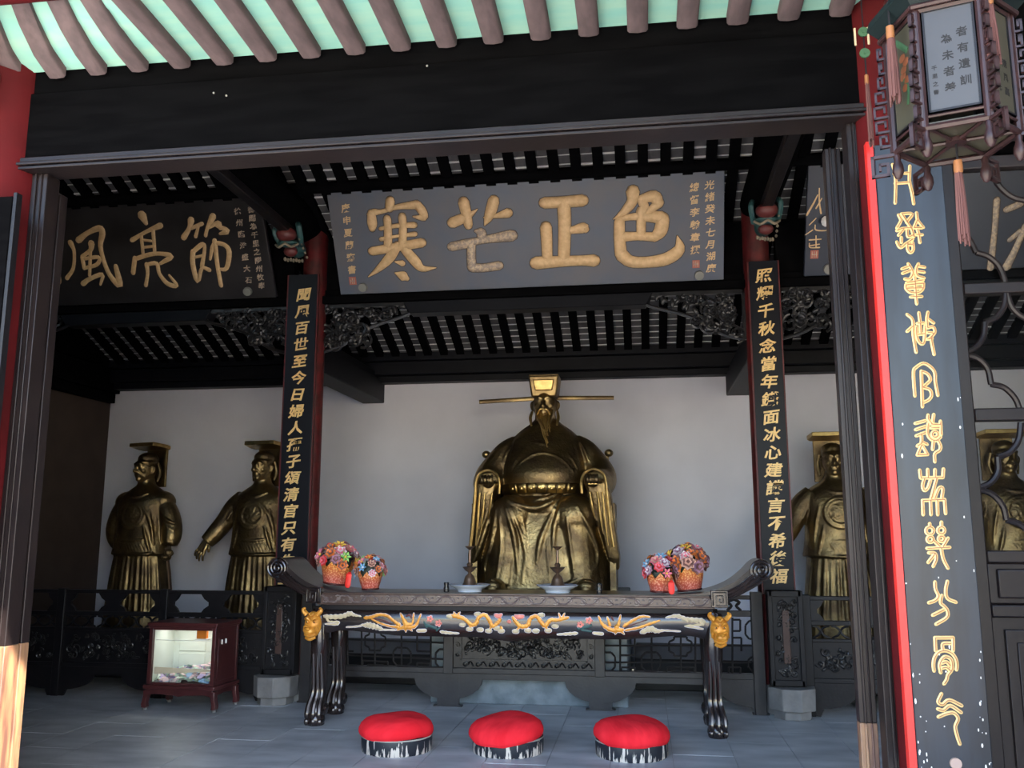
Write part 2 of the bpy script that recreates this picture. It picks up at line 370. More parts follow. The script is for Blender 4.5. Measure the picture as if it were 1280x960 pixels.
# ---- inner columns
def column(x, y, r, h, m, label, plinth=True):
    e = S(empty('red_column', (x, y, 0)), label, 'column')
    MB().lathe([(r, .22 if plinth else 0), (r, h)], 28).build('shaft', m, e)
    if plinth:
        b = MB().lathe([(r*1.2, 0), (r*1.25, .06), (r*1.1, .09), (r*1.12, .22), (r, .24)], 8)
        b.build('stone_base', STONE, e)
    return e
column(XL+.08, YC-.04, .12, 4.55, REDIN, 'dull red inner column behind the couplet board left of the statue')
column(XR-.075, YC-.04, .12, 4.55, REDIN, 'dull red inner column behind the couplet board right of the statue')
# stone blocks seen under the carved column panels
for (x, y, lab) in ((-3.36, 8.13, 'grey stone base block under the carved panel left of the altar'), (1.20, 8.13, 'grey stone base block under the carved panel right of the altar')):
    e = S(empty('stone_block', (x, y, 0), rot=(0,0,.25)), lab, 'block')
    MB().lathe([(.16,0),(.16,.07)], 8).build('lower_block', STONE, e, bev=.005)
    MB().lathe([(.20,.07),(.205,.25)], 8).build('upper_block', STONE, e, bev=.008)

# ---- cross beams of the three bays with carved corner brackets
def spiral(cx, cz, r0, r1, a0, turns, n=22):
    return [(cx+(r0+(r1-r0)*t)*math.cos(a0+turns*2*math.pi*t), cz+(r0+(r1-r0)*t)*math.sin(a0+turns*2*math.pi*t)) for t in np.linspace(0,1,n)]
def carved_bracket(parent, x0, z0, sgn, wdt=.95, hgt=.48, seed=1):
    rnd = random.Random(seed); b = MB()
    def inside(u, v): return u + v < 1.02 or (u < .5 and v < .75)
    for k in range(44):
        u = rnd.uniform(.06, .95); v = rnd.uniform(.08, .92)
        if not inside(u, v*.95): continue
        r = rnd.uniform(.045, .095)
        pts = spiral(x0+sgn*u*wdt, z0-v*hgt, .012, r, rnd.uniform(0,6.28), rnd.choice((-1.25,1.25)))
        b.tube([(p[0], -.03-.02*rnd.random(), p[1]) for p in pts], .0145, n=6)
    for k in range(26):
        u = rnd.uniform(0, .9); v = rnd.uniform(0, .9*(1-u))
        b.ell((x0+sgn*u*wdt, -.03, z0-v*hgt), (.05,.02,.022), 8, 5, Matrix.Rotation(rnd.uniform(0,3), 3, 'Y'))
    b.tube([(x0+sgn*.02, -.03, z0-hgt), (x0+sgn*.25*wdt, -.03, z0-hgt*.86), (x0+sgn*.55*wdt, -.03, z0-hgt*.5), (x0+sgn*.95*wdt, -.03, z0-.12), (x0+sgn*wdt, -.03, z0-.02)], .018, n=6, smooth=4)
    b.box(min(x0, x0+sgn*wdt), max(x0, x0+sgn*wdt), -.05, .0, z0-.035, z0)
    b.box(min(x0, x0+sgn*.03), max(x0, x0+sgn*.03), -.05, .0, z0-hgt, z0)
    return b.build('carved_bracket', CARVE, parent)
def cross_beam(x0, x1, label, seed):
    e = S(empty('cross_beam', ((x0+x1)/2, YC, 0)), label, 'beam'); h = (x1-x0)/2
    MB().box(-h, h, -.06, .1, 3.86, 3.93).box(-h, h, -.1, .12, 3.78, 3.86).build('upper_ledge', BLACKW, e, bev=.008)
    MB().box(-h, h, -.03, .1, 3.93, 4.45).build('back_board', BLACKW, e)
    MB().prism([(-h+.85,3.78),(-h+.92,3.66),(h-.92,3.66),(h-.85,3.78)], -.07, .1).build('lower_plank', BLACKG2, e, bev=.008)
    carved_bracket(e, -h, 3.78, 1, seed=seed); carved_bracket(e, h, 3.78, -1, seed=seed+5)
    return e
cross_beam(XL+.15, XR-.19, 'black cross beam under the large middle plaque with carved end brackets', 3)
cross_beam(HL+.02, XL-.15, 'black cross beam under the left plaque with carved end brackets', 11)
cross_beam(XR+.11, HR-.02, 'black cross beam under the right plaque with carved end brackets', 21)

S(MB().tube([(HL+.02, 7.74, 4.765), (HR-.02, 7.74, 4.765)], .055, n=20).build('roof_purlin', BLACKW), 'black round purlin under the rafters above the plaques', 'beam')
# ---- beams running front to back
def painted_corbel(parent):
    b = MB().ell((0,-.42,-.17), (.10,.09,.07), 12, 8).ell((0,-.30,-.30), (.07,.06,.05), 10, 6); b.build('maroon_boss', MAROON, parent)
    t = MB().ell((0,-.36,-.24), (.11,.07,.035), 12, 6)
    t.tube([(.02,-.1,-.05),(.06,-.3,-.02),(.12,-.42,-.10),(.10,-.30,-.22),(.03,-.2,-.2)], .028, n=7, smooth=4)
    t.tube([(-.02,-.1,-.02),(-.08,-.28,-.02),(-.13,-.40,-.12),(-.10,-.30,-.24)], .026, n=7, smooth=4)
    t.ell((0,-.14,-.22), (.08,.12,.09), 12, 7); t.build('teal_scroll', TEAL, parent)
    c = MB()
    c.tube([(-.11,-.40,-.26),(-.06,-.44,-.30),(0,-.45,-.27),(.06,-.44,-.30),(.11,-.40,-.26)], .012, n=6, smooth=3)
    for k in range(7): c.ell((-.07+.024*k, -.26+.012*k, -.36-.006*(k%2)), (.014,.02,.02), 7, 5)
    for k in range(5): c.ell((.11, -.36+.05*k, -.20-.03*k), (.012,.02,.014), 7, 5)
    c.build('cream_beading', DULLC, parent)
for x, lab in ((XL, 'round black tie beam running to the front left of the middle plaque'), (XR-.04, 'round black tie beam running to the front right of the middle plaque')):
    e = S(empty('tie_beam', (x, 8.2, 4.50)), lab, 'beam')
    MB().tube([(0,.1,.09),(0,-4.1,.09)], .17, n=24).build('log', BLACKW, e)
    painted_corbel(e)
    MB().box(-.05, .05, -2.6, -.15, -.16, -.08).build('under_batten', LACQ, e, bev=.01)
for x, lab in ((XL, 'black tie beam from left column to back wall'), (XR-.04, 'black tie beam from right column to back wall')):
    S(MB().box(-.14, .14, 0, YB-8.5, 3.13, 3.40).box(-.09,.09,0,YB-8.5,3.40,3.5).build('rear_tie_beam', BLACKG2, None, (x, 8.5, 0), bev=.012), lab, 'beam')

# ---- facade: red columns, lintel, porch ceiling
cl = column(XL, 4.06, .18, 4.0, REDCOL, 'bright red front column at the left edge of the opening', plinth=False)
cr = column(XR, 4.06, .18, 4.0, REDCOL, 'bright red front column behind the large slate couplet board', plinth=False)
# square red corner post beside the right column, with the carved bracket heads
for e, sg in ((cl, -1), (cr, 1)):
    b = MB()
    for k, (dx, dz, ll) in enumerate(((.0, 3.82, .34), (.0, 3.70, .28))):
        b.obox((dx+sg*.02, -.28, dz), (.16,.22,.09))
        b.ell((dx+sg*.02, -.42, dz), (.07,.06,.05), 10, 6)
    b.build('bracket_head', MAROON, e, bev=.01)
    t = MB().tube([(sg*.0-.03,-.20,3.62),(-.06,-.24,3.55),(-.07,-.25,3.44),(-.02,-.24,3.36),(.03,-.20,3.34)], .02, n=8, smooth=4)
    t.ell((.0,-.20,3.48), (.045,.04,.11), 10, 7); t.build('teal_carving', TEAL, e)
    c = MB().tube([(-.02,-.23,3.60),(-.045,-.26,3.52),(-.04,-.26,3.44),(.0,-.25,3.39)], .006, n=6, smooth=4)
    for k in range(4): c.ell((.0+.008*k,-.245,3.55-.045*k), (.016,.008,.007), 7, 5)
    c.build('cream_outline', DULLC, e)
li = S(empty('front_lintel', (CX, YF, 0)), 'broad black lintel beam across the front opening under the rafters', 'beam')
hw = (XR-XL)/2 - .1
MB().box(-hw, hw, -.015, .12, 3.43, 3.795).build('lower_board', BLACKW, li, bev=.004)
MB().box(-hw, hw, -.0, .12, 3.80, 4.12).build('upper_board', BLACKW, li, bev=.004)
MB().box(-hw, hw, -.035, .12, 3.405, 3.43).box(-hw, hw, -.05, .12, 3.385, 3.40).box(-hw, hw, -.04, .12, 3.365, 3.38).build('bottom_moulding', DOORL, li, bev=.003)
for x, z in ((-1.05, 3.72), (-.98, 3.70), (.06, 3.78)):
    MB().ell((x, -.02, z), (.006,.005,.006), 8, 5).build('nail_head', PEG, li)

pc = S(empty('porch_ceiling', (0,0,0)), 'turquoise boarded porch ceiling with mauve rafters above the black lintel', 'ceiling')
def lift(x): return .75*max(0, min(1.3, (-2.35-x)/.65))
def prf(x, d): return 3.865 + .05*d + 1.7*lift(x)*d**1.6 + .25*max(0, d-.75)**2
PX0, PSP = -2.988, .2320
for k in range(-6, 26):
    x = PX0 + k*PSP; b = MB(); rings = []
    for d in list(np.linspace(0, 1.0, 9)) + [1.35, 1.8]:
        y = 3.975-d; z = prf(x, d)
        hwd = .049
        rings.append([(x-hwd,y,z+.07),(x-hwd,y,z+.012),(x-hwd*.8,y,z+.002),(x,y,z-.002),(x+hwd*.8,y,z+.002),(x+hwd,y,z+.012),(x+hwd,y,z+.07)])
    b.loft(rings).build('porch_rafter', MAUVE, pc, smooth=50)
    b = MB(); rings = []
    x0, x1 = x+.03, x+PSP-.03
    for d in list(np.linspace(0, 1.0, 9)) + [1.35, 1.8]:
        y = 3.99-d; z0 = prf(x0, d)+.052; z1 = prf(x1, d)+.052
        rings.append([(x0-.03,y,z0),(x1+.03,y,z1),(x1+.03,y,z1+.03),(x0-.03,y,z0+.03)])
    b.loft(rings).build('ceiling_board', TURQ, pc, smooth=50)
S(MB().box(-5.5, 7, 2.1, 4.1, 4.75, 4.95).box(-5.5, -.2, 2.05, 2.1, 4.55, 4.95).box(-.2, 7, .9, 2.1, 4.75, 4.95).box(-.2, 7, .8, .9, 4.45, 4.95).build('porch_roof', BLACKW), 'tiled porch roof out of view, extended on the right to block sun', 'roof')  # right-hand boxes are added out of view to keep sun off lantern and floor
S(MB().tube([(-5.2, 3.49, 4.095), (2.9, 3.49, 4.095)], .10, n=20).build('porch_purlin', REDCOL), 'red round purlin crossing under the porch rafters at top left', 'beam')

# ---- door frames, open leaves and the glazed side door
def stile(mb, x0, x1, y0, y1, z0, z1):
    mb.box(x0, x1, y0, y1, z0, z1); w_ = x1-x0
    mb.box(x0+w_*.25, x0+w_*.40, y0-.012, y0, z0, z1); mb.box(x0+w_*.62, x0+w_*.72, y0-.008, y0, z0, z1)
WORNSUN = mat('worn_sunlit_stile', (.30,.17,.09), .45, col2=(.12,.06,.045), nscale=5, nfac=(.4,.6), stretch=(4,4,.6))  # worn wood, its colour lightened to paint in the sun patch at the left
d1 = S(empty('door_1', (-3.06, 4.03, 0)), 'dark lacquered door jamb and open leaf at the left side of the opening', 'door')
b = MB(); stile(b, -.06, .03, 0, .1, .98, 3.365); b.build('jamb', DOORL, d1, bev=.004)
b = MB(); stile(b, -.06, .03, 0, .1, 0, .98); b.build('worn_sunlit_jamb_foot', WORNSUN, d1, bev=.004)
b = MB(); stile(b, -.08, .026, .12, .18, .98, 3.30); b.build('leaf_stile', DOORL, d1, bev=.004)
b = MB(); stile(b, -.08, .026, .12, .18, .02, .98); b.build('worn_sunlit_stile_foot', WORNSUN, d1, bev=.004)
d2 = S(empty('door_2', (.94, 4.03, 0)), 'dark brown door jamb and open leaf at the right side of the opening', 'door')
b = MB(); stile(b, .02, .11, 0, .1, 0, 3.365); b.build('jamb', DOORL, d2, bev=.004)
b = MB(); stile(b, -.055, .017, .12, .18, .72, 3.30); b.build('leaf_stile', DOORL, d2, bev=.004)
b = MB(); stile(b, -.055, .017, .12, .18, .02, .72); b.build('worn_sunlit_stile_foot', WORNSUN, d2, bev=.004)
d3 = S(empty('door_3', (1.30, 4.05, 0)), 'dark panelled door with glazed curved lattice beside the slate couplet board', 'door')
def L3(u, v):
    p = U(u, v, 4.06); return (p.x-1.30, p.z)
b = MB().box(0, .115, 0, .06, 0, 3.4).box(1.1, 1.2, 0, .06, 0, 3.4).build('stile', DOORL, d3, bev=.006)
for z0, z1 in ((2.545,2.595),(1.985,2.04),(1.39,1.44),(1.17,1.22),(3.12,3.18)):
    MB().box(.115, 1.1, 0, .055, z0, z1).build('rail', DOORL, d3, bev=.006)
MB().box(.115,1.1,.02,.05,1.22,1.39).box(.15,1.06,.005,.02,1.245,1.365).build('small_panel', DOORL, d3, bev=.01)
MB().box(.115,1.1,.02,.05,.1,1.17).box(.16,1.05,.004,.02,.15,1.12).box(.20,1.01,-.004,.004,.2,1.07).build('lower_panel', DOORL, d3, bev=.01)
for z0, z1 in ((1.44,1.985),(2.04,2.545),(2.595,3.12)):
    MB().box(.115,1.1,.035,.039,z0,z1).build('pane', GLASSM, d3, smooth=0)
arcs = [[(1185,283),(1200,287),(1212,298),(1221,315)], [(1221,315),(1236,320),(1250,333),(1258,354)], [(1258,362),(1256,382),(1246,396),(1232,402)],
        [(1232,402),(1230,420),(1220,434),(1205,441)], [(1205,443),(1222,447),(1235,460),(1240,480)], [(1240,480),(1256,484),(1270,498),(1277,516)],
        [(1277,528),(1274,550),(1263,565),(1248,571)], [(1248,571),(1248,590),(1238,604),(1221,611)], [(1221,611),(1240,617),(1254,632),(1259,650)],
        [(1259,650),(1275,655),(1288,668),(1292,690)], [(1240,215),(1250,232),(1265,245),(1282,250)], [(1258,362),(1266,384),(1280,396),(1296,400)],
        [(1282,250),(1298,253),(1312,266),(1318,285)], [(1277,516),(1300,505),(1320,490),(1325,470)], [(1296,400),(1312,404),(1326,418),(1330,440)]]
for a in arcs:
    MB().tube([(L3(*p)[0], .018, L3(*p)[1]) for p in a], .0135, n=8, smooth=5).build('curved_lattice_bar', DOORL, d3)
S(MB().box(1.30, 2.9, 4.0, 4.12, 3.37, 4.15).box(2.52,2.9,4.02,4.1,0,3.4).build('wall_front_right', BLACKW), 'black boarding above the glazed door', 'wall')

# ================================================================== PLAQUES
def plaque_root(px, org, lean, label, name='hanging_plaque'):
    e = empty(name, org, label, 'plaque', rot=(lean, 0, 0))
    R = Euler((lean,0,0)).to_matrix(); n = R @ Vector((0,-1,0)); o = Vector(org)
    def mp(u, v):
        d = ray(u, v); t = (o - CAM).dot(n)/d.dot(n); p = R.transposed() @ (CAM + d*t - o)
        return p.x, p.z
    return e, mp
LEAN = math.atan((8.30-7.86)/(4.64-3.86))
def crop(ox, oy, sc, lst):
    return [[(ox+p[0]/sc, oy+p[1]/sc, (p[2]/sc if len(p) > 2 else None)) for p in st] for st in lst]
def char(e, mp, strk, rs, m=LETTER, label=None, flat=.4, name='character'):
    b = MB(); strokes(b, mp, [[(p[0],p[1],p[2]*1.08+.9) for p in s_] for s_ in strk], rs=rs, flat=.06, y=-.0005, mi=1)
    strokes(b, mp, [[(p[0],p[1],p[2]*1.08) for p in s_] for s_ in strk], rs=rs, flat=flat, y=-.002)
    o = b.build(name, [m, GROOVED], e, smooth=60)
    if label: o['label'] = label
    return o
def column_text(e, mp, txt, u0, v0, u1, v1, size, m, jit=.08):
    n = len(txt); rnd = random.Random(len(txt))
    for i, ch in enumerate(txt):
        t = i/max(1, n-1); x, z = mp(u0+(u1-u0)*t, v0+(v1-v0)*t)
        b = MB(); add_glyph(b, ch, 0, 0, size, size*.95, y=-.001, depth=.003, shear=.12, rot=rnd.uniform(-jit, jit), off=.018)
        b.build('small_character', m, e, loc=(x, 0, z), smooth=0, fix=False)
def seal(e, mp, u, v, h):
    x, z = mp(u, v); b = MB().box(x-h, x+h, -.004, 0, z-h*1.1, z+h*1.1).build('seal', SEAL, e)
    k = MB()
    for i in range(3): k.box(x-h*.7+i*h*.55, x-h*.7+i*h*.55+h*.2, -.006, -.004, z-h*.8, z+h*.8)
    k.box(x-h*.7, x+h*.7, -.006, -.004, z-.1*h, z+.1*h); k.build('seal_mark', LETTERW, b, smooth=0)
def peg(e, mp, u, v, r, m=PEG):
    x, z = mp(u, v); MB().tube([(x, .0, z), (x, -.03, z)], [r, r*.92], n=20).build('wooden_peg', m, e)

e, mp = plaque_root(None, (-1.065, 8.30, 3.86), LEAN, 'wide blue black plaque with four large gilt characters high above the altar')
x0, z0 = mp(426, 368); x1, z1 = mp(904, 217)
ZT = mp(414, 240)[1]
MB().box(-1.86, 1.86, 0, .05, 0.005, ZT).build('board', PLAQ, e, bev=.004)
RS1 = 0.0074     # metres per pixel on the plaque
han = crop(440,225,5.333, [[(255,140,30),(250,185,28)],[(130,230,30),(150,215,22),(200,210,14),(300,180,16),(430,165,28)],[(130,225,28),(135,290,32),(135,320,24)],
  [(435,165,28),(470,210,28),(478,250,22),(410,245,6)],[(235,260,26),(240,330,26),(240,440,28)],[(335,245,26),(340,330,26),(335,440,28)],
  [(190,325,12),(300,305,14),(415,300,20)],[(195,395,14),(300,375,10),(420,360,16)],[(135,475,28),(250,455,28),(465,418,30)],
  [(300,440,30),(250,520,32),(180,590,20),(110,645,3)],[(350,460,30),(420,540,34),(470,590,22),(560,585,3)],[(290,545,6),(335,555,20)],[(290,620,6),(340,640,32),(365,655,18)]])
mang = crop(440,225,5.333, [[(670,285,34),(740,255,30),(790,230,18),(835,195,3)],[(745,150,36),(765,240,32),(775,300,28)],[(945,140,36),(925,210,34),(905,260,24),(885,300,5)],
  [(880,250,4),(960,240,14),(1040,220,30)]])
mang2 = crop(440,225,5.333, [[(825,340,10),(860,350,30),(865,390,26)],[(665,445,28),(760,425,28),(870,400,22),(1065,370,36)],[(795,430,28),(795,520,28),(800,580,30)],[(800,585,28),(880,585,26),(980,570,28)]])
zheng = crop(650,215,4.923, [[(150,190,32),(260,185,32),(385,175,34)],[(270,190,38),(275,350,36),(270,520,34)],[(290,365,16),(385,345,30),(400,350,24)],
  [(160,340,34),(165,430,32),(168,530,30)],[(100,560,38),(250,550,32),(380,545,30),(455,545,36)]])
se = crop(650,215,4.923, [[(695,122,38),(690,180,30),(650,235,24),(600,275,10),(575,290,2)],[(745,165,22),(825,150,34),(850,190,30)],[(750,180,24),(765,215,26),(745,262,24)],
  [(610,290,14),(700,275,20),(800,275,30),(870,280,36)],[(880,290,36),(865,360,38),(830,400,28)],[(745,240,28),(745,330,26),(745,395,26)],
  [(612,400,30),(720,395,24),(830,400,26)],[(612,305,30),(612,400,32),(620,500,34)],[(625,510,38),(680,550,34),(780,555,32),(900,535,36),(980,475,32),(968,395,4)],[(855,190,28),(800,240,20),(765,285,20)]])
char(e, mp, han, RS1); o = char(e, mp, mang, RS1); char(e, mp, mang2, RS1, LETTERW, 'lower half of a character with its gilding worn to brown'); char(e, mp, zheng, RS1); char(e, mp, se, RS1)
column_text(e, mp, '光緒癸未七月湖廣', 887, 231, 889, 335, .088, LETTER)
column_text(e, mp, '總督李翰章撰', 868, 234, 869, 312, .088, LETTER)
column_text(e, mp, '庚申夏蘭齋書', 432, 260, 440, 337, .088, LETTER)
seal(e, mp, 870, 330, .033); seal(e, mp, 441, 351, .036); peg(e, mp, 454, 359, .045); peg(e, mp, 874, 344, .045)

e, mp = plaque_root(None, (-5.05, 8.30, 3.86), LEAN, 'black plaque with three large cursive gilt characters at upper left')
MB().box(-1.50, 1.45, 0, .05, .005, ZT).build('board', PLAQD, e, bev=.004)
feng = crop(60,240,4.414, [[(125,280,15),(145,330,9),(140,420,9),(105,475,11)],[(170,265,17),(220,225,12),(285,200,16),(300,230,16),(290,300,12),(315,400,12),(350,470,13),(395,510,18),(375,410,12)],
  [(240,285,18),(235,320,11),(190,355,10)],[(190,360,11),(200,420,10)],[(190,370,9),(280,360,10),(270,400,10),(200,420,9)],[(235,300,9),(230,460,9)],[(195,505,14),(230,480,11),(300,455,11),(290,510,6)]])
liang = crop(60,240,4.414, [[(520,130,24),(540,170,12)],[(465,265,12),(540,220,9),(620,185,15)],[(515,240,9),(525,340,9)],[(580,210,10),(590,340,9)],[(525,265,7),(570,270,7)],[(530,305,7),(580,300,7)],
  [(480,365,12),(470,445,12)],[(480,370,11),(560,345,11),(620,340,10),(680,355,14),(620,395,8)],[(545,400,12),(550,450,9),(540,515,10)],[(545,400,9),(600,395,11),(615,450,10),(660,505,12),(710,515,11),(670,460,6)]])
jie = crop(60,240,4.414, [[(790,155,17),(780,200,11),(750,250,15)],[(790,200,9),(850,175,10)],[(830,190,7),(815,245,9)],[(910,135,17),(880,200,9),(870,240,9)],[(880,200,7),(940,170,12),(950,200,9)],[(930,185,9),(990,215,14),(950,230,7)],
  [(800,330,13),(800,400,13),(825,490,13),(850,420,9),(890,430,11)],[(800,330,11),(850,290,12),(865,310,9),(850,410,11)],[(810,360,7),(855,350,7)],[(920,270,13),(935,400,11),(955,515,11)],[(895,370,7),(915,290,11),(970,290,11),(1000,330,13),(985,420,11),(940,425,7)]])
for c_ in (feng, liang, jie): char(e, mp, c_, .0082, LETTER)
b = MB(); x, z = mp(48, 325); add_glyph(b, '高', x, z, .52, .60, y=-.001, depth=.01, shear=.1, off=.02); b.build('character', LETTER, e, smooth=0)
column_text(e, mp, '御賜為千里之隣州牧奉', 314, 262, 327, 357, .072, LETTERW)
column_text(e, mp, '徐州臨淮盛大石', 297, 264, 311, 350, .072, LETTERW)
peg(e, mp, 310, 364, .045)

e, mp = plaque_root(None, (2.95, 8.30, 3.86), LEAN, 'navy plaque with a cursive signature column seen through the right of the opening')
MB().box(-1.43, 1.55, 0, .05, .005, ZT).build('board', PLAQN, e, bev=.004)
sig = crop(920,150,4.8, [[(500,410,3),(500,490,4),(510,560,5)],[(490,450,3),(465,500,5),(425,570,6)],[(515,470,3),(480,530,4)],[(480,590,3),(440,630,3)],[(475,630,3),(480,660,4),(550,660,3),(555,620,3)],
  [(415,690,3),(460,660,3)],[(440,720,4),(510,715,3)],[(480,695,3),(480,760,4)],[(440,755,4),(500,745,3)],[(440,740,3),(445,765,3),(500,765,4)]])
b = MB(); strokes(b, mp, sig, rs=.0078, flat=.4, y=-.001); b.build('signature', LETTER, e, smooth=60)
seal(e, mp, 1018, 318, .035); peg(e, mp, 1036, 336, .05)
x, z = mp(1032, 273); MB().lathe([(.02,0),(.05,.0),(.045,.03),(.02,.06)], 10).build('torn_white_patch', CHIP, e, loc=(x, -.03, z-.02), rot=(1.4,0,.3))
far = [[(1246,250,3.0),(1243,290,2.6),(1238,335,3.2)],[(1258,262,3),(1275,255,3.2)],[(1282,282,3),(1270,310,3),(1258,334,4)],[(1262,300,2.2),(1276,288,2.2)]]
char(e, mp, far, .0082, LETTERW)

# ================================================================== COUPLET BOARDS
def small_couplet(name, x, y, z0, z1, wd, txt, u0, v0, u1, v1, label):
    e = empty(name, (x, y, z0), label, 'couplet')
    MB().box(-wd/2, wd/2, 0, .04, 0, z1-z0).build('board', COUP, e, bev=.004)
    MB().box(wd/2, wd/2+.012, .004, .036, 0, z1-z0).box(-wd/2-.012, -wd/2, .004, .036, 0, z1-z0).build('red_edge', REDIN, e)
    n = len(txt); rnd = random.Random(5)
    for i, ch in enumerate(txt):
        t = i/(n-1); p = U(u0+(u1-u0)*t, v0+(v1-v0)*t, y)
        b = MB(); add_glyph(b, ch, 0, 0, .15, .135, y=0, depth=.005, shear=.16, rot=rnd.uniform(-.07,.07), off=.022)
        b.build('character', LETTERB, e, loc=(p.x-x, -.001, p.z-z0), smooth=0, fix=False)
small_couplet('couplet_board', -3.285, 8.20, 1.00, 4.06, .30, '聞風百世至今日婦人孺子頌清官只有先生', 380, 368, 358, 722, 'narrow black couplet board with gilt cursive characters left of the statue')
small_couplet('couplet_board', 1.145, 8.20, 1.00, 4.00, .26, '照耀千秋念當年鐵面冰心建讜言不希後福', 955, 344, 974, 720, 'narrow black couplet board with gilt cursive characters right of the statue')

e = empty('front_couplet_board', (1.155, 3.82, .60), 'large slate couplet board with outlined gilt seal script on the front column', 'couplet')
MB().box(-.135, .135, 0, .04, 0, 2.56).build('board', COUPF, e, bev=.003)
MB().box(-.165, -.137, .005, .045, -.02, 2.58).build('red_edge', REDEDGE, e)
b = MB()
rnd = random.Random(9)
for k in range(46):
    x = rnd.choice((rnd.uniform(-.132,-.10), rnd.uniform(.10,.132), rnd.uniform(-.12,.12))); z = rnd.uniform(.02,.5) if k < 30 else rnd.uniform(.1,1.5)
    r = rnd.uniform(.0015,.004); b.ell((x, 0, z), (r, .0008, r*rnd.uniform(.8,3)), 7, 4)
b.build('chipped_flakes', CHIP, e)['kind'] = 'stuff'
MB().tube([(.0,.0,.045),(.0,-.012,.045)], .021, n=18).build('bare_peg', mat('bare_wood_peg', (.42,.3,.25), .7), e)
def mF(u, v):
    p = U(u, v, 3.82); return p.x-1.155, p.z-.60
def circ(cx, cy, r): return [(cx+r*math.cos(t), cy+r*math.sin(t)) for t in np.linspace(0, 2*math.pi, 12)]
SEALS = [
 (1100,195,[[(112,75),(130,140),(140,230),(135,420)],[(265,90),(262,160),(262,230),(285,330),(300,425)],[(125,158),(262,152)],[(135,245),(265,235)]]),
 (1100,195,[[(165,525),(185,575),(150,640)],[(190,515),(285,515),(235,590)],[(195,520),(240,590),(280,650),(300,720)],[(325,505),(335,570),(385,635)],[(330,570),(300,640)],[(300,640),(370,640)],[(330,650),(345,700),(355,770)],[(320,700),(375,700)],
   [(150,665),(200,645),(280,640)],[(165,705),(210,650)],[(240,660),(250,720),(300,700)],[(150,765),(180,815),(230,780),(290,740)],[(190,725),(190,770)],[(245,770),(245,830),(270,860),(295,830),(290,770)],[(245,790),(290,790)]]),
 (1110,320,[[(180,70),(215,130),(215,170),(190,205),(150,205)],[(190,90),(125,115)],[(205,125),(130,155)],[(270,70),(250,120),(260,175),(320,195)],[(265,90),(325,100)],[(262,135),(320,145)],[(235,185),(245,300),(255,425)],[(165,240),(310,215)],
   [(160,255),(160,290),(200,325),(270,325),(310,290),(315,245)],[(160,260),(315,245)],[(165,290),(310,285)],[(200,365),(300,360)]]),
 (1110,320,[[(170,520),(215,560),(225,620),(225,700),(250,855)],[(225,620),(170,670)],[(275,505),(285,590)],[(260,600),(320,595)],[(285,600),(290,690)],[(250,630),(255,720),(290,780),(320,760),(330,620)],[(260,700),(330,690)],
   [(355,500),(345,560),(350,640)],[(355,560),(405,595)],[(350,640),(400,630),(415,680),(360,740)],[(350,680),(400,690),(385,740),(410,875)],[(345,740),(390,735)]]),
 (1120,445,[[(168,355),(155,150),(180,100),(245,65),(310,100),(345,150),(350,230),(372,350)],[(225,135),(235,450)],[(225,135),(280,160),(305,210),(270,250),(235,280)],[(240,280),(300,300),(315,350),(290,390),(240,415)]]),
 (1120,445,[[(170,600),(260,575)],[(175,655),(265,625)],[(180,710),(260,680)],[(225,690),(225,770),(190,800)],[(225,760),(275,785)],[(225,790),(190,880)],[(190,880),(280,875)],[(280,875),(230,790)],[(285,525),(285,560),(320,605)],[(335,520),(325,590)],
   [(310,605),(385,610),(395,580)],[(395,580),(400,700)],[(285,600),(280,690),(310,740),(360,750),(395,720)],[(310,640),(385,635)],circ(345,697,26),[(335,745),(325,830)],[(370,745),(395,800),(385,840),(345,870),(345,940)]]),
 (1130,575,[[(140,90),(143,120),(148,160)],[(148,160),(345,155)],[(345,155),(350,80)],[(210,85),(212,155)],[(275,85),(275,155)],[(180,165),(165,230),(180,270),(210,250),(235,180)],[(290,160),(240,345)],[(270,345),(310,250),(345,255),(335,345)],
   [(170,485),(165,360)],[(165,360),(360,350)],[(360,350),(370,475)],[(235,360),(240,485)],[(295,355),(300,485)]]),
 (1130,575,[circ(228,628,33),circ(330,625,30),circ(232,705,26),circ(330,700,24),[(228,565),(230,595)],[(332,552),(332,590)],[(260,715),(320,770)],[(390,695),(345,770)],[(205,785),(405,775)],[(330,780),(350,880),(390,960)],[(220,825),(275,830),(285,880),(260,945)],[(275,830),(215,910)]]),
 (1135,700,[[(240,195),(245,260),(270,320),(240,360),(185,380)],[(350,190),(335,270),(350,340),(425,375)],[(300,315),(290,380),(320,410),(350,450),(345,510),(250,570)],[(320,440),(220,490)]]),
 (1135,700,[[(245,805),(240,690)],[(240,690),(400,690)],[(400,690),(400,805)],[(310,800),(310,745),(380,740)],[(231,984),(225,930),(235,870),(270,820),(330,805),(390,830),(425,880),(435,930),(431,974)],
   [(290,1000),(280,930),(310,870),(345,860),(385,890),(390,970),(355,1020),(345,1060),(320,1100)],[(300,915),(340,905),(375,940)],[(300,960),(340,955),(380,990)]]),
 (1140,825,[[(262,300),(232,370),(270,395),(330,355),(440,405)],[(230,435),(280,445),(340,405),(435,465)],[(235,505),(310,475),(370,470),(410,520),(385,590),(400,670),(425,745)]])]
for ox, oy, lst in SEALS:
    b = MB(); st = [[(ox+p[0]/7.11, oy+p[1]/7.11) for p in s_] for s_ in lst]
    strokes(b, mF, st, rs=.00348, rdef=2.05, flat=.45, y=-.001, core=.30)
    b.build('seal_character', [LETTERB, GROOVE], e, smooth=60)
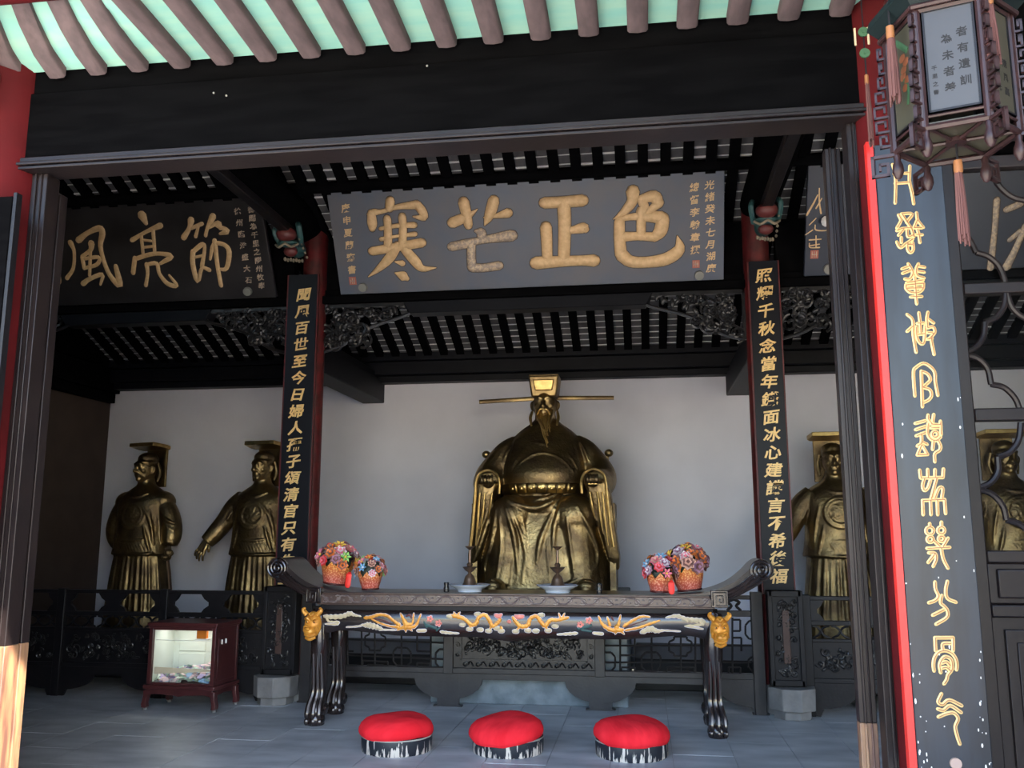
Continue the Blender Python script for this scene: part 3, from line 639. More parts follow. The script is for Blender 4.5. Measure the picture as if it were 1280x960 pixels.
# the matching board on the left column, only its edge in view
e = empty('front_couplet_board', (-3.19, 3.82, .60), 'dark couplet board on the red column at the left edge', 'couplet')
MB().box(-.135, .135, 0, .04, 0, 2.56).build('board', BLACKW, e, bev=.003); MB().box(.137, .155, .005, .045, -.02, 2.58).build('edge_strip', FENCE, e)

# ================================================================== PEDESTALS AND RAILINGS
S(MB().box(-1.97, -.17, 8.36, 10.60, 0, .92).build('statue_pedestal', PEDST, bev=.01), 'blue grey stone pedestal under the seated statue', 'pedestal')
S(MB().box(HL, -2.02, 9.3, YB, 0, .30).build('side_platform', FENCE, bev=.01), 'dark low platform under the two left standing statues', 'platform')
S(MB().box(-.12, HR, 9.3, YB, 0, .30).build('side_platform', FENCE, bev=.01), 'dark low platform under the right standing statues', 'platform')

def arch_apron(b, x0, x1, zt, y0, y1, h):
    """board with a flat arch between two bracket feet"""
    pts = [(x0, 0), (x0, zt), (x1, zt), (x1, 0), (x1-.10, 0), (x1-.13, .06)]
    w_ = min(.30, (x1-x0)*.3)
    for t in np.linspace(0, 1, 7): pts.append((x1-.11-w_*math.sin(t*math.pi/2)*1.0, .06+(h-.06)*(1-math.cos(t*math.pi/2))))
    for t in np.linspace(1, 0, 7): pts.append((x0+.11+w_*math.sin(t*math.pi/2)*1.0, .06+(h-.06)*(1-math.cos(t*math.pi/2))))
    pts += [(x0+.13, .06), (x0+.10, 0)]
    b.prism(pts, y0, y1)
def relief_scrolls(mb, x0, x1, z0, z1, y, n, seed, r=(.02,.05), th=.008):
    rnd = random.Random(seed)
    for k in range(n):
        q = rnd.uniform(*r); cx = rnd.uniform(x0+q, x1-q); cz = rnd.uniform(z0+q, z1-q)
        mb.tube([(p[0], y-rnd.random()*.006, p[1]) for p in spiral(cx, cz, .006, q, rnd.uniform(0,6.28), rnd.choice((-1.1,1.1)), 12)], th, n=5)
    for k in range(n):
        cx = rnd.uniform(x0+.03, x1-.03); cz = rnd.uniform(z0+.02, z1-.02)
        mb.ell((cx, y, cz), (rnd.uniform(.015,.035), .010, .012), 7, 4, Matrix.Rotation(rnd.uniform(0,3), 3, 'Y'))
YFE = 8.20
f = empty('railing', (CX-.01, YFE, 0), 'middle railing with square lattice and carved panel behind the altar', 'railing')
fx = CX-.01
for x in (-2.04, 2.02): MB().box(x-.05, x+.05, -.02, .06, 0, 1.02).build('post', FENCEC, f, bev=.006)
for x in (-.70, .66): MB().box(x-.045, x+.045, -.015, .05, .28, .86).build('post', FENCEC, f, bev=.006)
for z0, z1 in ((.955,.99),(.81,.86),(.285,.335)): MB().box(-1.99, 1.97, -.01, .05, z0, z1).build('rail', FENCEC, f, bev=.006)
for x0, x1 in ((-2.09,-.60),(-.80,.76),(.56,2.07)):
    b = MB(); arch_apron(b, x0, x1, .285, 0 if abs(x0+.8) > .01 else .004, .035, .235); b.build('arched_apron', FENCEC, f, bev=.004)
for x in (-.70,.66,-2.04,2.02): MB().box(x-.13 if abs(x)<1 else x-.07, x+.13 if abs(x)<1 else x+.07, -.01, .05, 0, .012).build('foot_plate', FENCEC, f)
def L2(cx, cy):
    p = U(740+cx/3.556, 730+cy/3.556, YFE); return p.x-fx, p.z
def lattice(mirror):
    b = MB(); sg = -1 if mirror else 1
    def seg(pts, closed=False):
        P = [L2(*p) for p in pts]
        if closed: P.append(P[0])
        for a, c in zip(P[:-1], P[1:]):
            b.tube([(sg*a[0]-(.03 if mirror else 0), .02, a[1]), (sg*c[0]-(.03 if mirror else 0), .02, c[1])], .0085, n=4, cap=True)
    for x in (125,190,265,325,395,460,530,625,690): 
        if x in (125,265,395,460,530,625): seg([(x,150),(x,405)])
    seg([(55,275),(735,275)]); seg([(55,350),(735,350)]); seg([(190,150),(190,318),(125,318),(125,240)]); seg([(460,200),(530,200),(530,320)])
    seg([(238,305),(288,305),(305,325),(305,370),(288,388),(238,388),(220,370),(220,325)], True)
    seg([(55,305),(85,305),(102,325),(102,370),(85,388),(55,388)])
    seg([(365,235),(422,235),(422,248),(443,258),(443,300),(422,310),(422,322),(365,322),(365,310),(343,300),(343,258),(365,248)], True)
    seg([(130,405),(130,372),(190,372),(190,405)]); seg([(332,405),(332,372),(455,372),(455,405)]); seg([(355,405),(355,390),(430,390),(430,405)]); seg([(608,405),(608,372),(660,372),(660,405)])
    seg([(735,165),(700,165),(683,185),(683,225),(700,245),(735,245)]); seg([(735,325),(712,325),(695,340),(695,370),(712,388),(735,388)]); seg([(625,160),(660,160),(660,210),(625,210)])
    seg([(625,240),(665,240),(665,300)]); seg([(560,372),(560,405)]); seg([(500,330),(560,330),(560,372)])
    seg([(60,195),(90,195),(105,210),(105,240),(60,240)])
    return b.build('lattice_panel', FENCEC, f, smooth=0)
lattice(False); lattice(True)
b = MB().box(-.655, .615, .01, .03, .335, .81); b.build('panel_back', CARVE, f)
b = MB().box(-.59,.55,-.005,.01,.40,.412).box(-.59,-.578,-.005,.01,.40,.80).box(.538,.55,-.005,.01,.40,.80); b.build('inner_frame', FENCEC, f)
b = MB(); relief_scrolls(b, -.57, .53, .415, .80, .0, 150, 4, (.02,.05), .009); b.build('carved_relief', CARVE, f)
b = MB()
for k in range(10):
    x = -.58+.118*k
    b.tube([(p[0], .0, p[1]) for p in spiral(x+.03, .368, .006, .026, 0, 1.2, 12)], .007, n=5)
    b.tube([(x+.056,.0,.36),(x+.08,.0,.39),(x+.11,.0,.35)], .007, n=5, smooth=3)
for xx in (-.62, .58):
    for k in range(5): b.tube([(p[0], .0, p[1]) for p in spiral(xx, .45+.08*k, .005, .024, k, 1.2, 10)], .007, n=5)
b.build('scroll_border', CARVE, f)['kind'] = 'stuff'
for k in range(9):
    x = -1.85+.46*k; b = MB()
    b.tube([(x-.06,.02,.86),(x-.02,.02,.90),(x-.05,.02,.93),(x,.02,.955)], .014, n=6, smooth=3); b.tube([(x+.06,.02,.86),(x+.02,.02,.90),(x+.05,.02,.93),(x,.02,.955)], .014, n=6, smooth=3)
    b.build('cloud_strut', FENCEC, f)

def side_railing(x0, x1, posts, label, seed):
    f = empty('railing', ((x0+x1)/2, YFE, 0), label, 'railing'); c = (x0+x1)/2
    for x in posts: MB().box(x-c-.04, x-c+.04, -.02, .05, .0, 1.0).build('post', FENCE, f, bev=.006)
    for z0, z1 in ((.955,.99),(.745,.785),(.605,.635),(.27,.31)): MB().box(x0-c, x1-c, -.005, .045, z0, z1).build('rail', FENCE, f, bev=.005)
    for i in range(len(posts)-1):
        a, d = posts[i]-c+.04, posts[i+1]-c-.04; m = (a+d)/2
        for cc in (a, m, d):
            w_ = .13 if cc == m else .10
            b = MB(); 
            for s_ in ((-1,1) if cc == m else ((1,) if cc == a else (-1,))):
                b.prism([(cc, .745), (cc+s_*w_*1.1, .785), (cc+s_*w_*.9, .82), (cc+s_*w_*.55, .85), (cc+s_*w_*.55,.88), (cc+s_*w_*.9,.91), (cc+s_*w_*1.15, .955), (cc, .955)][::s_], .0, .03)
            b.build('cloud_strut', FENCE, f)
        b = MB(); n = int((d-a)/.14)
        for k in range(n):
            x = a+(d-a)*(k+.5)/n
            b.tube([(x-.07,.02,.64),(x-.02,.02,.665),(x,.02,.70),(x+.03,.02,.73),(x+.07,.02,.74)], .010, n=5, smooth=3)
            b.tube([(x+.07,.02,.64),(x+.02,.02,.665),(x,.02,.70),(x-.03,.02,.73),(x-.07,.02,.74)], .010, n=5, smooth=3)
        b.build('scroll_openwork', FENCE, f)
        MB().box(a, d, .015, .035, .31, .605).build('panel_back', FENCE, f)
        b = MB(); relief_scrolls(b, a+.02, d-.02, .325, .595, .008, 34, seed+i, (.02,.05), .009); b.build('carved_relief', CARVE, f)
        b = MB(); arch_apron(b, a-.06, d+.06, .27, 0, .03, .20); b.build('arched_apron', FENCE, f)
    return f
side_railing(-6.70, -3.50, (-6.66,-5.60,-4.54,-3.50), 'black carved railing before the two left standing statues', 40)
side_railing(1.34, 4.5, (1.36,2.40,3.45,4.48), 'black carved railing before the right standing statues', 60)
for x, w_, lab in ((-3.325, .30, 'carved black wood panel below the left couplet board'), (1.17, .27, 'carved black wood panel below the right couplet board')):
    e = empty('carved_panel', (x, 8.06, .26), lab, 'panel'); h = w_/2
    MB().box(-h, h, .01, .12, 0, .78).build('panel_back', FENCE, e)
    MB().box(-h-.01, -h+.03, -.01, .12, 0, .78).box(h-.03, h+.01, -.01, .12, 0, .78).box(-h, h, -.01, .12, .0, .05).box(-h, h, -.01, .12, .73, .78).build('frame', FENCE, e, bev=.005)
    b = MB(); relief_scrolls(b, -h+.035, h-.035, .06, .72, .006, 30, int(abs(x)*10), (.018,.035), .008); b.build('carved_relief', CARVE, e)
    MB().box(-.03,.03,-.004,.012,.18,.62).build('centre_slat', LACQB, e, bev=.006)

# ================================================================== ALTAR TABLE
TX = -1.07
tb = empty('altar_table', (TX, 7.26, 0), 'long black lacquered altar table with scroll ends, painted dragon frieze and gilt lion masks', 'table')
path = [(0,1.045),(.5,1.045),(1.0,1.045),(1.35,1.048),(1.55,1.07),(1.72,1.13),(1.84,1.215),(1.91,1.285),(1.965,1.318),(2.02,1.31),(2.055,1.265),(2.05,1.21),(2.01,1.17),(1.955,1.16),(1.905,1.185),(1.895,1.23),(1.92,1.27),(1.965,1.275),(1.995,1.245),(1.985,1.215),(1.96,1.21)]
pp = catmull(path, 4); b = MB()
for sg in (-1, 1):
    rings = []
    for i, p in enumerate(pp):
        t = pp[min(i+1,len(pp)-1)] - pp[max(i-1,0)]; t = t/np.linalg.norm(t); n = np.array([-t[1], t[0]])
        th = .022 if i < 28 else .012
        a, c = p + n*.0, p - n*th*1.6
        rings.append([(sg*a[0],.02,a[1]),(sg*a[0],.54,a[1]),(sg*c[0],.54,c[1]),(sg*c[0],.02,c[1])])
    b.loft(rings)
b.build('table_top', LACQT, tb, smooth=30)
for sg in (-1, 1):        # moulded front arms running up into the scroll, with a spiral rosette
    b = MB()
    b.tube([(sg*x, .0, z) for x, z in [(1.56,1.03),(1.70,1.07),(1.80,1.12),(1.90,1.20)]], .016, n=7, smooth=5)
    b.tube([(sg*x, .0, z) for x, z in [(1.58,.99),(1.74,1.04),(1.86,1.10),(1.96,1.155)]], .014, n=7, smooth=5)
    b.tube([(sg*x, .01, z) for x, z in [(1.57,1.01),(1.72,1.055),(1.83,1.11),(1.94,1.18)]], .024, n=7, smooth=5)
    b.build('scroll_arm', LEG, tb)
    b = MB(); c = (sg*1.963, 1.238)
    b.tube([(c[0], .05, c[1]), (c[0], .012, c[1])], .083, n=30)
    b.tube([(p[0], .004, p[1]) for p in spiral(c[0], c[1], .010, .083, .4, sg*2.6, 70)], .012, n=8, nrm=(0,-1,0))
    b.build('scroll_rosette', LEG, tb)
    b = MB().box(sg*1.635-.065, sg*1.635+.065, -.02, .05, .955, 1.085)
    q = [(-.05,-.05),(-.05,.05),(.05,.05),(.05,-.05),(-.025,-.05),(-.025,.025),(.025,.025),(.025,-.025),(0,-.025),(0,.003)]
    b.tube([(sg*(1.635+u), -.026, 1.02+v) for u, v in q], .0085, n=4, nrm=(0,-1,0))
    b.build('key_fret_block', LEG, tb, bev=.006)
b = MB().box(-1.60, 1.60, .0, .03, .955, 1.03); b.build('band_board', LACQB, tb, bev=.004)
b = MB()
n_ = 30
for k in range(n_):
    x = -1.53 + 3.06*k/(n_-1); s_ = 1 if k % 2 else -1
    b.tube([(p[0], -.004, p[1]) for p in spiral(x, .993+s_*.004, .004, .027, 1.57*s_, 1.15*s_, 12)], .0065, n=5)
    b.tube([(x-.05,-.004,.993-s_*.025),(x-.02,-.006,.993-s_*.022),(x+.025,-.006,.993+s_*.022),(x+.055,-.004,.993+s_*.024)], .0075, n=5, smooth=3)
    b.ell((x+.05, -.004, .993-s_*.012), (.010,.006,.007), 6, 4)
b.build('carved_scroll_band', mat('worn_scroll_lacquer', (.12,.09,.09), .28, col2=(.2,.16,.15), nscale=30), tb)['kind'] = 'stuff'
MB().box(-1.62,1.62,-.01,.06,1.03,1.042).box(-1.60,1.60,-.012,.05,.945,.957).build('band_moulding', LACQB, tb, bev=.003)
MB().box(-1.58,1.58,.02,.50,.90,.95).build('waist', LACQ, tb)
b = MB()
pr = [(-.01,.905),(-.025,.89),(-.032,.84),(-.028,.77),(-.012,.72),(0,.705)]
rings = []
for x in np.linspace(-1.62,1.62,61):
    e_ = max(0, (abs(x)-1.38)/.2); zb = .705 - .0 + .035*min(1,max(0,(abs(x)-.9)/.4)) - .03*max(0,1-abs(x)/.25) - .06*min(1, e_)**2
    rings.append([(x, y, .905-(.905-z)*(.905-zb)/.2) for y, z in pr] + [(x,.04,zb),(x,.04,.905)])
b.loft(rings).build('frieze_board', LEG, tb, smooth=50)
MB().box(-1.55,1.55,.46,.49,.72,.90).build('back_apron', LACQ, tb)
def table_leg(x, y, name='leg'):
    b = MB(); s_ = 1 if x > 0 else -1
    P = [(x-.0*s_,y+.03,.90),(x,y+.01,.80),(x-.01*s_,y,.66),(x-.01*s_,y+.01,.50),(x-.012*s_,y+.03,.36),(x-.012*s_,y+.03,.24),(x,y+.005,.15),(x+.005*s_,y-.01,.10),(x+.005*s_,y-.01,.06),(x,y-.005,.0)]
    b.tube(P, [.072,.078,.074,.066,.056,.056,.070,.078,.066,.070], n=16, smooth=3)
    b.tube([(x,y-.01,.075),(x,y-.015,.04),(x,y-.01,.0)], [.07,.078,.06], n=12, smooth=3)
    for u in (-.042,0,.042):
        b.tube([(x+u*.8-.01*s_,y-.055,.56),(x+u*.8-.012*s_,y-.035,.40),(x+u*.9-.012*s_,y-.025,.26),(x+u*1.1,y-.062,.16),(x+u*1.2,y-.085,.09),(x+u*1.25,y-.075,.055)], [.010,.017,.018,.021,.021,.012], n=8, smooth=4)
        b.ell((x+u*1.3, y-.075, .035), (.021,.022,.03), 8, 6)
    b.ell((x-.06*s_, y+.02, .12), (.03,.05,.05), 8, 6)
    return b.build(name, LEG, tb)
table_leg(-1.585, .02); table_leg(1.585, .02); table_leg(-1.585, .50); table_leg(1.585, .50)
def lion_mask(x, sg):
    b = MB(); y = -.075; z = .79
    b.ell((x, y+.03, z), (.072,.05,.105), 16, 12)
    b.ell((x+.01*sg, y-.02, z-.05), (.05,.04,.04), 12, 8)           # muzzle
    b.ell((x+.012*sg, y-.05, z-.03), (.022,.02,.016), 10, 6)        # nose
    b.tube([(x-.045,y-.03,z-.075),(x,y-.05,z-.088),(x+.045,y-.03,z-.07)], .010, n=6, smooth=4)
    b.tube([(x-.04,y-.02,z-.10),(x,y-.04,z-.112),(x+.04,y-.02,z-.095)], .012, n=6, smooth=4)
    for s_ in (-1,1):
        b.ell((x+s_*.03, y-.022, z+.025), (.016,.012,.014), 10, 6)
        b.tube([(x+s_*.008,y-.03,z+.035),(x+s_*.03,y-.035,z+.055),(x+s_*.058,y-.01,z+.045)], [.008,.012,.006], n=7, smooth=4)
        b.tube([(x+s_*.02,y-.035,z-.02),(x+s_*.05,y-.03,z-.01),(x+s_*.062,y-.01,z-.05)], .008, n=6, smooth=4)
        b.tube([(x+s_*.045,y+.0,z+.08),(x+s_*.075,y-.005,z+.115),(x+s_*.06,y,z+.135)], [.022,.018,.006], n=7, smooth=4)
    b.tube([(x-.02,y-.015,z+.09),(x,y-.02,z+.07),(x+.02,y-.015,z+.09)], .01, n=6, smooth=3)
    b.build('lion_mask', ORANGE, tb)
    q = MB()
    for s_ in (-1,1): q.ell((x+s_*.03, y-.033, z+.024), (.006,.004,.006), 8, 5)
    q.build('mask_eye', BLACKG, tb)
lion_mask(-1.615, -1); lion_mask(1.625, 1)

TO = tb.location
def mT(u, v):
    p = U(u, v, 7.235); return p.x-TO.x, p.z
def frz(ox, oy, sc, lst, m, name, flat=.45, yy=-.030, outline=True):
    """each stroke-built motif on the painted frieze, with its pale raised outline"""
    st = crop(ox, oy, sc, lst)
    if m is CREAM and len(lst[0]) > 2 or (m is ORANGE and flat == .45):
        st2 = []
        for s_ in st:
            c_ = catmull(s_, 4)
            st2.append([(p[0], p[1], max(.35, p[2]*((1.18 if i % 2 else .82) if m is CREAM else (1.10 if i % 2 else .88)))) for i, p in enumerate(c_)])
        st = st2
    if outline:
        b = MB(); strokes(b, mT, [[(p[0],p[1],p[2]+.45) for p in s_] for s_ in st], rs=.0066, flat=.15, y=yy+.001, n=7, sm=3)
        o = b.build(name, m, tb, smooth=60)
        me = o.data; me.materials.clear(); me.materials.append(WHITEO); me.materials.append(m)
        nf = len(b.f); c = MB(); c.v = b.v; c.f = b.f; c.m = [0]*nf
        strokes(c, mT, st, rs=.0066, flat=flat, y=yy-.001, n=7, mi=1, sm=3)
        me2 = c.mesh(name, [WHITEO, m], 60); o.data = me2
        return o
    b = MB(); strokes(b, mT, st, rs=.0066, flat=flat, y=yy, n=7, sm=3); return b.build(name, m, tb, smooth=60)
A = (370,730,4.74); B = (640,730,4.571)
frz(*A, [[(170,192,10),(220,195,13),(280,190,13),(320,175,13),(350,185,7),(388,192,3)],[(185,208,9),(200,222,6),(250,225,6),(240,238,6),(175,236,3)]], CREAM, 'cloud_relief')
frz(*A, [[(405,245,9),(430,243,15),(470,252,14),(510,268,9)],[(300,255,3),(370,250,4),(400,240,5)],[(510,270,4),(590,272,3)]], CREAM, 'cloud_relief')
frz(*A, [[(410,200,10),(450,195,10),(490,182,9),(540,188,9),(580,218,9),(612,242,12)],[(450,208,5),(500,232,6),(560,250,6),(612,255,10)],[(650,262,15),(650,235,15),(620,175,4)],[(650,240,15),(690,232,7),(698,175,4)],
  [(660,260,11),(710,245,9),(740,180,4)],[(640,255,12),(600,272,4)],[(652,262,8),(652,282,4)],[(672,262,7),(688,276,3)]], ORANGE, 'phoenix_relief')
frz(*A, [[(470,205,4),(510,212,5),(560,232,4)]], MAROON, 'phoenix_feather', outline=False); frz(*A, [[(655,190,5),(675,182,7),(685,200,6)]], MAROON, 'phoenix_head', outline=False)
frz(*A, [[(725,276,9),(765,275,9)]], CREAM, 'cloud_relief'); frz(*A, [[(860,282,7),(900,288,7),(965,292,3)]], CREAM, 'cloud_relief')
for (cx, cy, ar) in ((795,207,A),(845,232,A),(390,232,B),(440,209,B)):
    pet = [[(cx+12*math.cos(t), cy+12*math.sin(t), 8), (cx+13*math.cos(t), cy+13*math.sin(t), 8)] for t in np.arange(5)*1.2566]
    frz(*ar, pet, PINK, 'peony_relief')
frz(*A, [[(770,240,9),(800,250,8),(830,262,8)],[(760,225,6),(775,255,6)],[(850,260,6),(835,275,6)]], TEAL, 'leaf_relief', outline=False)
frz(*B, [[(380,255,8),(420,245,8),(450,235,8)],[(400,262,6),(450,270,6)]], TEAL, 'leaf_relief', outline=False)
frz(*A, [[(900,190,8),(950,190,13),(1000,208,11),(1040,240,12),(1068,232,12),(1085,195,11),(1120,183,11),(1145,212,12),(1165,248,12),(1192,232,11),(1210,210,11)],[(950,185,7),(935,168,3)],[(955,185,7),(972,168,3)],[(1040,245,8),(1022,270,4)],[(1160,250,8),(1145,275,4)],[(1215,255,8),(1230,285,3)]], ORANGE, 'dragon_relief')
frz(*B, [[(5,190,8),(22,215,11),(50,240,12),(90,235,12),(105,198,11),(140,184,11),(165,215,12),(190,237,12),(220,206,11),(262,205,10),(320,192,8)],[(280,200,7),(268,168,3)],[(285,200,7),(300,168,3)],[(50,240,8),(25,265,4)],[(190,240,8),(210,268,4)]], ORANGE, 'dragon_relief')
frz(*A, [[(1185,185,11),(1200,190,14),(1215,182,8)]], PINK, 'dragon_head', flat=.7); frz(*B, [[(20,182,8),(35,188,14),(60,185,11)]], PINK, 'dragon_head', flat=.7)
frz(*A, [[(1262,222,12),(1264,222,12)]], PINK, 'flaming_pearl', flat=.8)
for ar, lst in ((A, ((910,192),(985,240),(1028,267),(1090,270),(1140,277),(1190,262),(1215,278),(1075,178))), (B, ((20,270),(90,265),(135,267),(205,265),(165,177),(245,240)))):
    for cx, cy in lst: frz(*ar, [[(cx-7,cy,11),(cx+9,cy,12)]], CREAM, 'cloud_ball', flat=.5)
frz(*B, [[(260,288,3),(320,284,7),(370,281,7)]], CREAM, 'cloud_relief'); frz(*B, [[(468,280,7),(515,284,8)]], CREAM, 'cloud_relief')
frz(*B, [[(495,185,4),(520,232,9),(570,262,12),(630,262,11)],[(545,190,4),(560,235,9)],[(620,180,4),(608,235,9)],[(600,240,13),(595,265,13)],[(640,240,9),(690,208,8),(740,186,7),(785,188,5)],[(650,264,6),(720,250,7),(800,222,7),(845,208,4)],[(600,270,6),(590,285,3)],[(625,270,6),(640,285,3)]], ORANGE, 'phoenix_relief')
frz(*B, [[(650,245,4),(700,228,4),(770,205,4)]], MAROON, 'phoenix_feather', outline=False); frz(*B, [[(570,190,6),(578,205,5)]], MAROON, 'phoenix_head', outline=False)
frz(*B, [[(740,275,10),(790,256,15),(830,268,10),(870,265,4),(960,270,3)]], CREAM, 'cloud_relief')
frz(*B, [[(880,192,3),(940,182,9),(990,200,11),(1040,206,12),(1090,212,12),(1080,232,8),(990,240,5)],[(990,240,4),(1090,256,4)]], CREAM, 'cloud_relief')

# ================================================================== THINGS ON THE TABLE
def plate(px, lab):
    p = U(px, 738, 7.48); e = empty('plate', (p.x, 7.48, 1.046), lab, 'plate', 'shallow plates under the candlesticks')
    MB().lathe([(.10,0),(.105,.020),(.13,.032),(.165,.050),(.176,.060),(.170,.061),(.12,.040),(.0,.036)], 36, cap=False).build('dish', PORC, e, smooth=60)
    MB().lathe([(.1745,.0585),(.1765,.0600),(.1735,.0618)], 36, cap=False).build('blue_rim', PORCB, e, smooth=60)
    MB().lathe([(.105,.0195),(.1065,.021),(.108,.0222)], 36, cap=False).build('blue_line', PORCB, e)
    return p.x
def candlestick(x, lab):
    e = empty('candlestick', (x, 7.48, 1.088), lab, 'candlestick', 'bronze candlesticks on the plates')
    MB().lathe([(.066,0),(.064,.012),(.052,.03),(.046,.06),(.036,.085),(.018,.10),(.012,.112)], 24, cap=True).build('bell_foot', BRONZE, e, smooth=50)
    MB().lathe([(.010,.108),(.020,.118),(.038,.13),(.062,.158),(.058,.160),(.03,.145),(.014,.15),(.022,.165),(.026,.18),(.014,.195)], 24).build('lower_cup', BRONZE, e, smooth=50)
    MB().lathe([(.013,.19),(.011,.22),(.014,.235),(.010,.25),(.012,.285),(.010,.30)], 16).build('stem', BRONZE, e, smooth=50)
    MB().lathe([(.010,.298),(.018,.305),(.042,.325),(.040,.328),(.012,.314)], 20).build('upper_pan', BRONZE, e, smooth=50)
    MB().lathe([(.006,.31),(.001,.36)], 8).build('spike', BRONZE, e)
x1 = plate(587, 'white plate with blue lines under the left candlestick'); x2 = plate(697, 'white plate with blue lines under the right candlestick')
candlestick(x1, 'left bronze candlestick with bell foot standing on a white plate'); candlestick(x2-.0, 'right bronze candlestick with bell foot before the statue robe')
for px, lab in ((558, 'small black cup left of the left white plate'), (749, 'small black cup right of the gilt shoe')):
    p = U(px, 740, 7.42); e = empty('small_cup', (p.x, 7.42, 1.045), lab, 'cup')
    MB().lathe([(.022,0),(.024,.03),(.020,.045),(.023,.075),(.018,.078),(.016,.06)], 16).build('cup_body', BLACKG, e, smooth=50)
    MB().lathe([(.0235,.020),(.0245,.024),(.0235,.028)], 16, cap=False).build('cup_ring', FENCEC, e)

FCOL = [('pink',(.78,.22,.30)),('orange',(.85,.24,.05)),('yellow',(.85,.55,.08)),('red',(.75,.06,.06)),('mauve',(.42,.22,.32)),('brown',(.24,.11,.10)),('white',(.75,.66,.68)),('green',(.30,.60,.16)),('blue',(.20,.42,.62)),('peach',(.72,.42,.32)),('navy',(.06,.06,.14))]
FM = {n: mat('petal_'+n, c, .6) for n, c in FCOL}
DARKLEAF = mat('dark_leaf', (.035,.05,.04), .6)
def flower_mesh(c1, c2, kind, r=1.0):
    b = MB()
    if kind == 0:       # six-petal trumpet
        for k in range(6):
            a = k*math.pi/3; 
            b.add([(0,0,0),(math.cos(a-.42)*.6,math.sin(a-.42)*.6,.42),(math.cos(a)*1.0,math.sin(a)*1.0,.42),(math.cos(a+.42)*.6,math.sin(a+.42)*.6,.42),(math.cos(a)*.5,math.sin(a)*.5,.20)],[(0,1,4),(1,2,4),(2,3,4),(3,0,4)])
        b.ell((0,0,.22),(.2,.2,.2),8,5,mi=1)
    else:               # layered rose
        for L_, (rr, zz, n) in enumerate(((1.0,.12,7),(.75,.28,6),(.5,.42,5),(.26,.52,4))):
            for k in range(n):
                a = k*2*math.pi/n + L_*.5; w_ = math.pi/n*1.25
                b.add([(0,0,zz-.25),(math.cos(a-w_)*rr*.75,math.sin(a-w_)*rr*.75,zz+.05),(math.cos(a)*rr,math.sin(a)*rr,zz+.12),(math.cos(a+w_)*rr*.75,math.sin(a+w_)*rr*.75,zz+.05),(math.cos(a)*rr*.6,math.sin(a)*rr*.6,zz-.06)],[(0,1,4),(1,2,4),(2,3,4),(3,0,4)], L_ % 2)
    me = b.mesh('flower', [c1, c2], 60); return me
FLS = []
for a_, c_, k_ in (('pink','peach',1),('orange','brown',1),('yellow','orange',0),('red','pink',1),('mauve','white',1),('brown','mauve',1),('white','pink',1),('green','yellow',0),('blue','white',0),('peach','brown',1),('pink','yellow',0),('navy','mauve',0),('brown','orange',1),('orange','yellow',0)):
    FLS.append((a_, flower_mesh(FM[a_], FM[c_], k_)))
def basket(px, py, Y, r, h, fr, fh, nf, tilt, lab, picks, big, seed, z=None, tagx=None):
    rnd = random.Random(seed); p = U(px, py, Y)
    e = empty('flower_basket', (p.x, Y, z if z is not None else 1.05), lab, 'basket', rot=(0, tilt, 0))
    N = 48; rings = []
    for t in np.linspace(0, 1, 7):
        rr = r*(.68+.42*t-.10*t*t)
        rings.append([(rr*math.cos(q), rr*math.sin(q), h*t*(1+(.40*abs(((k/6.0) % 1)-.5)*2-.16 if t > .9 else 0)*1.0) + .008) for k, q in enumerate(np.arange(N)*2*math.pi/N)])
    b = MB(); b.loft(rings, cap=False); b.loft([[(q[0]*.95,q[1]*.95,q[2]) for q in rg] for rg in rings], cap=False)
    b.build('woven_bowl', BASK, e, smooth=60, fix=False)
    MB().lathe([(r*.70,0),(r*.74,.004),(r*.74,.012),(r*.68,.016)], 28).build('foot_ring', REDIN, e)
    m_ = MB().ell((0,0,h+fh*.22), (fr*.66,fr*.62,fh*.5), 14, 9)
    for k in range(26):
        a = rnd.uniform(0,6.28); el = rnd.uniform(.0,1.2); R_ = Matrix.Rotation(a,3,'Z') @ Matrix.Rotation(-el,3,'Y')
        c = R_ @ Vector((fr*.72,0,0)); m_.ell((c.x,c.y,h+fh*.2+c.z*fh/fr*.8), (fr*.2,fr*.09,.006), 6, 4, R_)
    m_.build('leaves', DARKLEAF, e)['kind'] = 'stuff'
    cnt = 0
    for k in range(nf):
        g = k+.5; phi = k*2.39996+rnd.uniform(-.2,.2); cz = 1-g/nf*1.15; cz = max(-.12, cz); sr = math.sqrt(max(0,1-cz*cz))
        d = Vector((math.cos(phi)*sr, math.sin(phi)*sr, cz))
        pos = Vector((d.x*fr*.95, d.y*fr*.9, h+fh*.20+d.z*fh*.85))
        a_, me = FLS[picks[k % len(picks)]]; s_ = rnd.uniform(.042,.060)*big
        o = inst(me, 'flower', e, pos, d.to_track_quat('Z','Y').to_euler(), (s_,s_,s_))
    if tagx is not None:
        b = MB().tube([(tagx,-r*1.12,h*.75),(tagx,-r*1.14,h*.72),(tagx+.002,-r*1.15,h*.15)], [.018,.024,.024], n=10, nrm=(0,-1,0), flat=.2, round_=True)
        b.build('red_tag', mat('bright_red_tag', (.85,.03,.02), .5), e)
    return e
basket(418,728,7.50,.135,.155,.175,.17,34,.13,'large orange basket of artificial flowers, leftmost on the altar',[5,4,2,12,3,0,7,1,10,9,6,5],1.05,3,z=1.096,tagx=.165)
basket(463,735,7.44,.100,.115,.125,.15,26,-.03,'small orange basket of artificial flowers, second from the left scroll end',[9,0,13,6,7,8,3,10,12,4],.85,8,z=1.056)
basket(825,737,7.42,.108,.12,.135,.16,28,.03,'small orange basket with red tag and ringed pink rose, left of the right pair',[4,6,8,10,1,3,9,0,5,13],.95,14,z=1.056,tagx=.085)
basket(862,733,7.52,.135,.165,.175,.17,34,-.10,'large orange basket with big dark pink roses, nearest the right scroll end',[12,5,2,9,11,6,5,4,1,5],1.15,21,z=1.066)

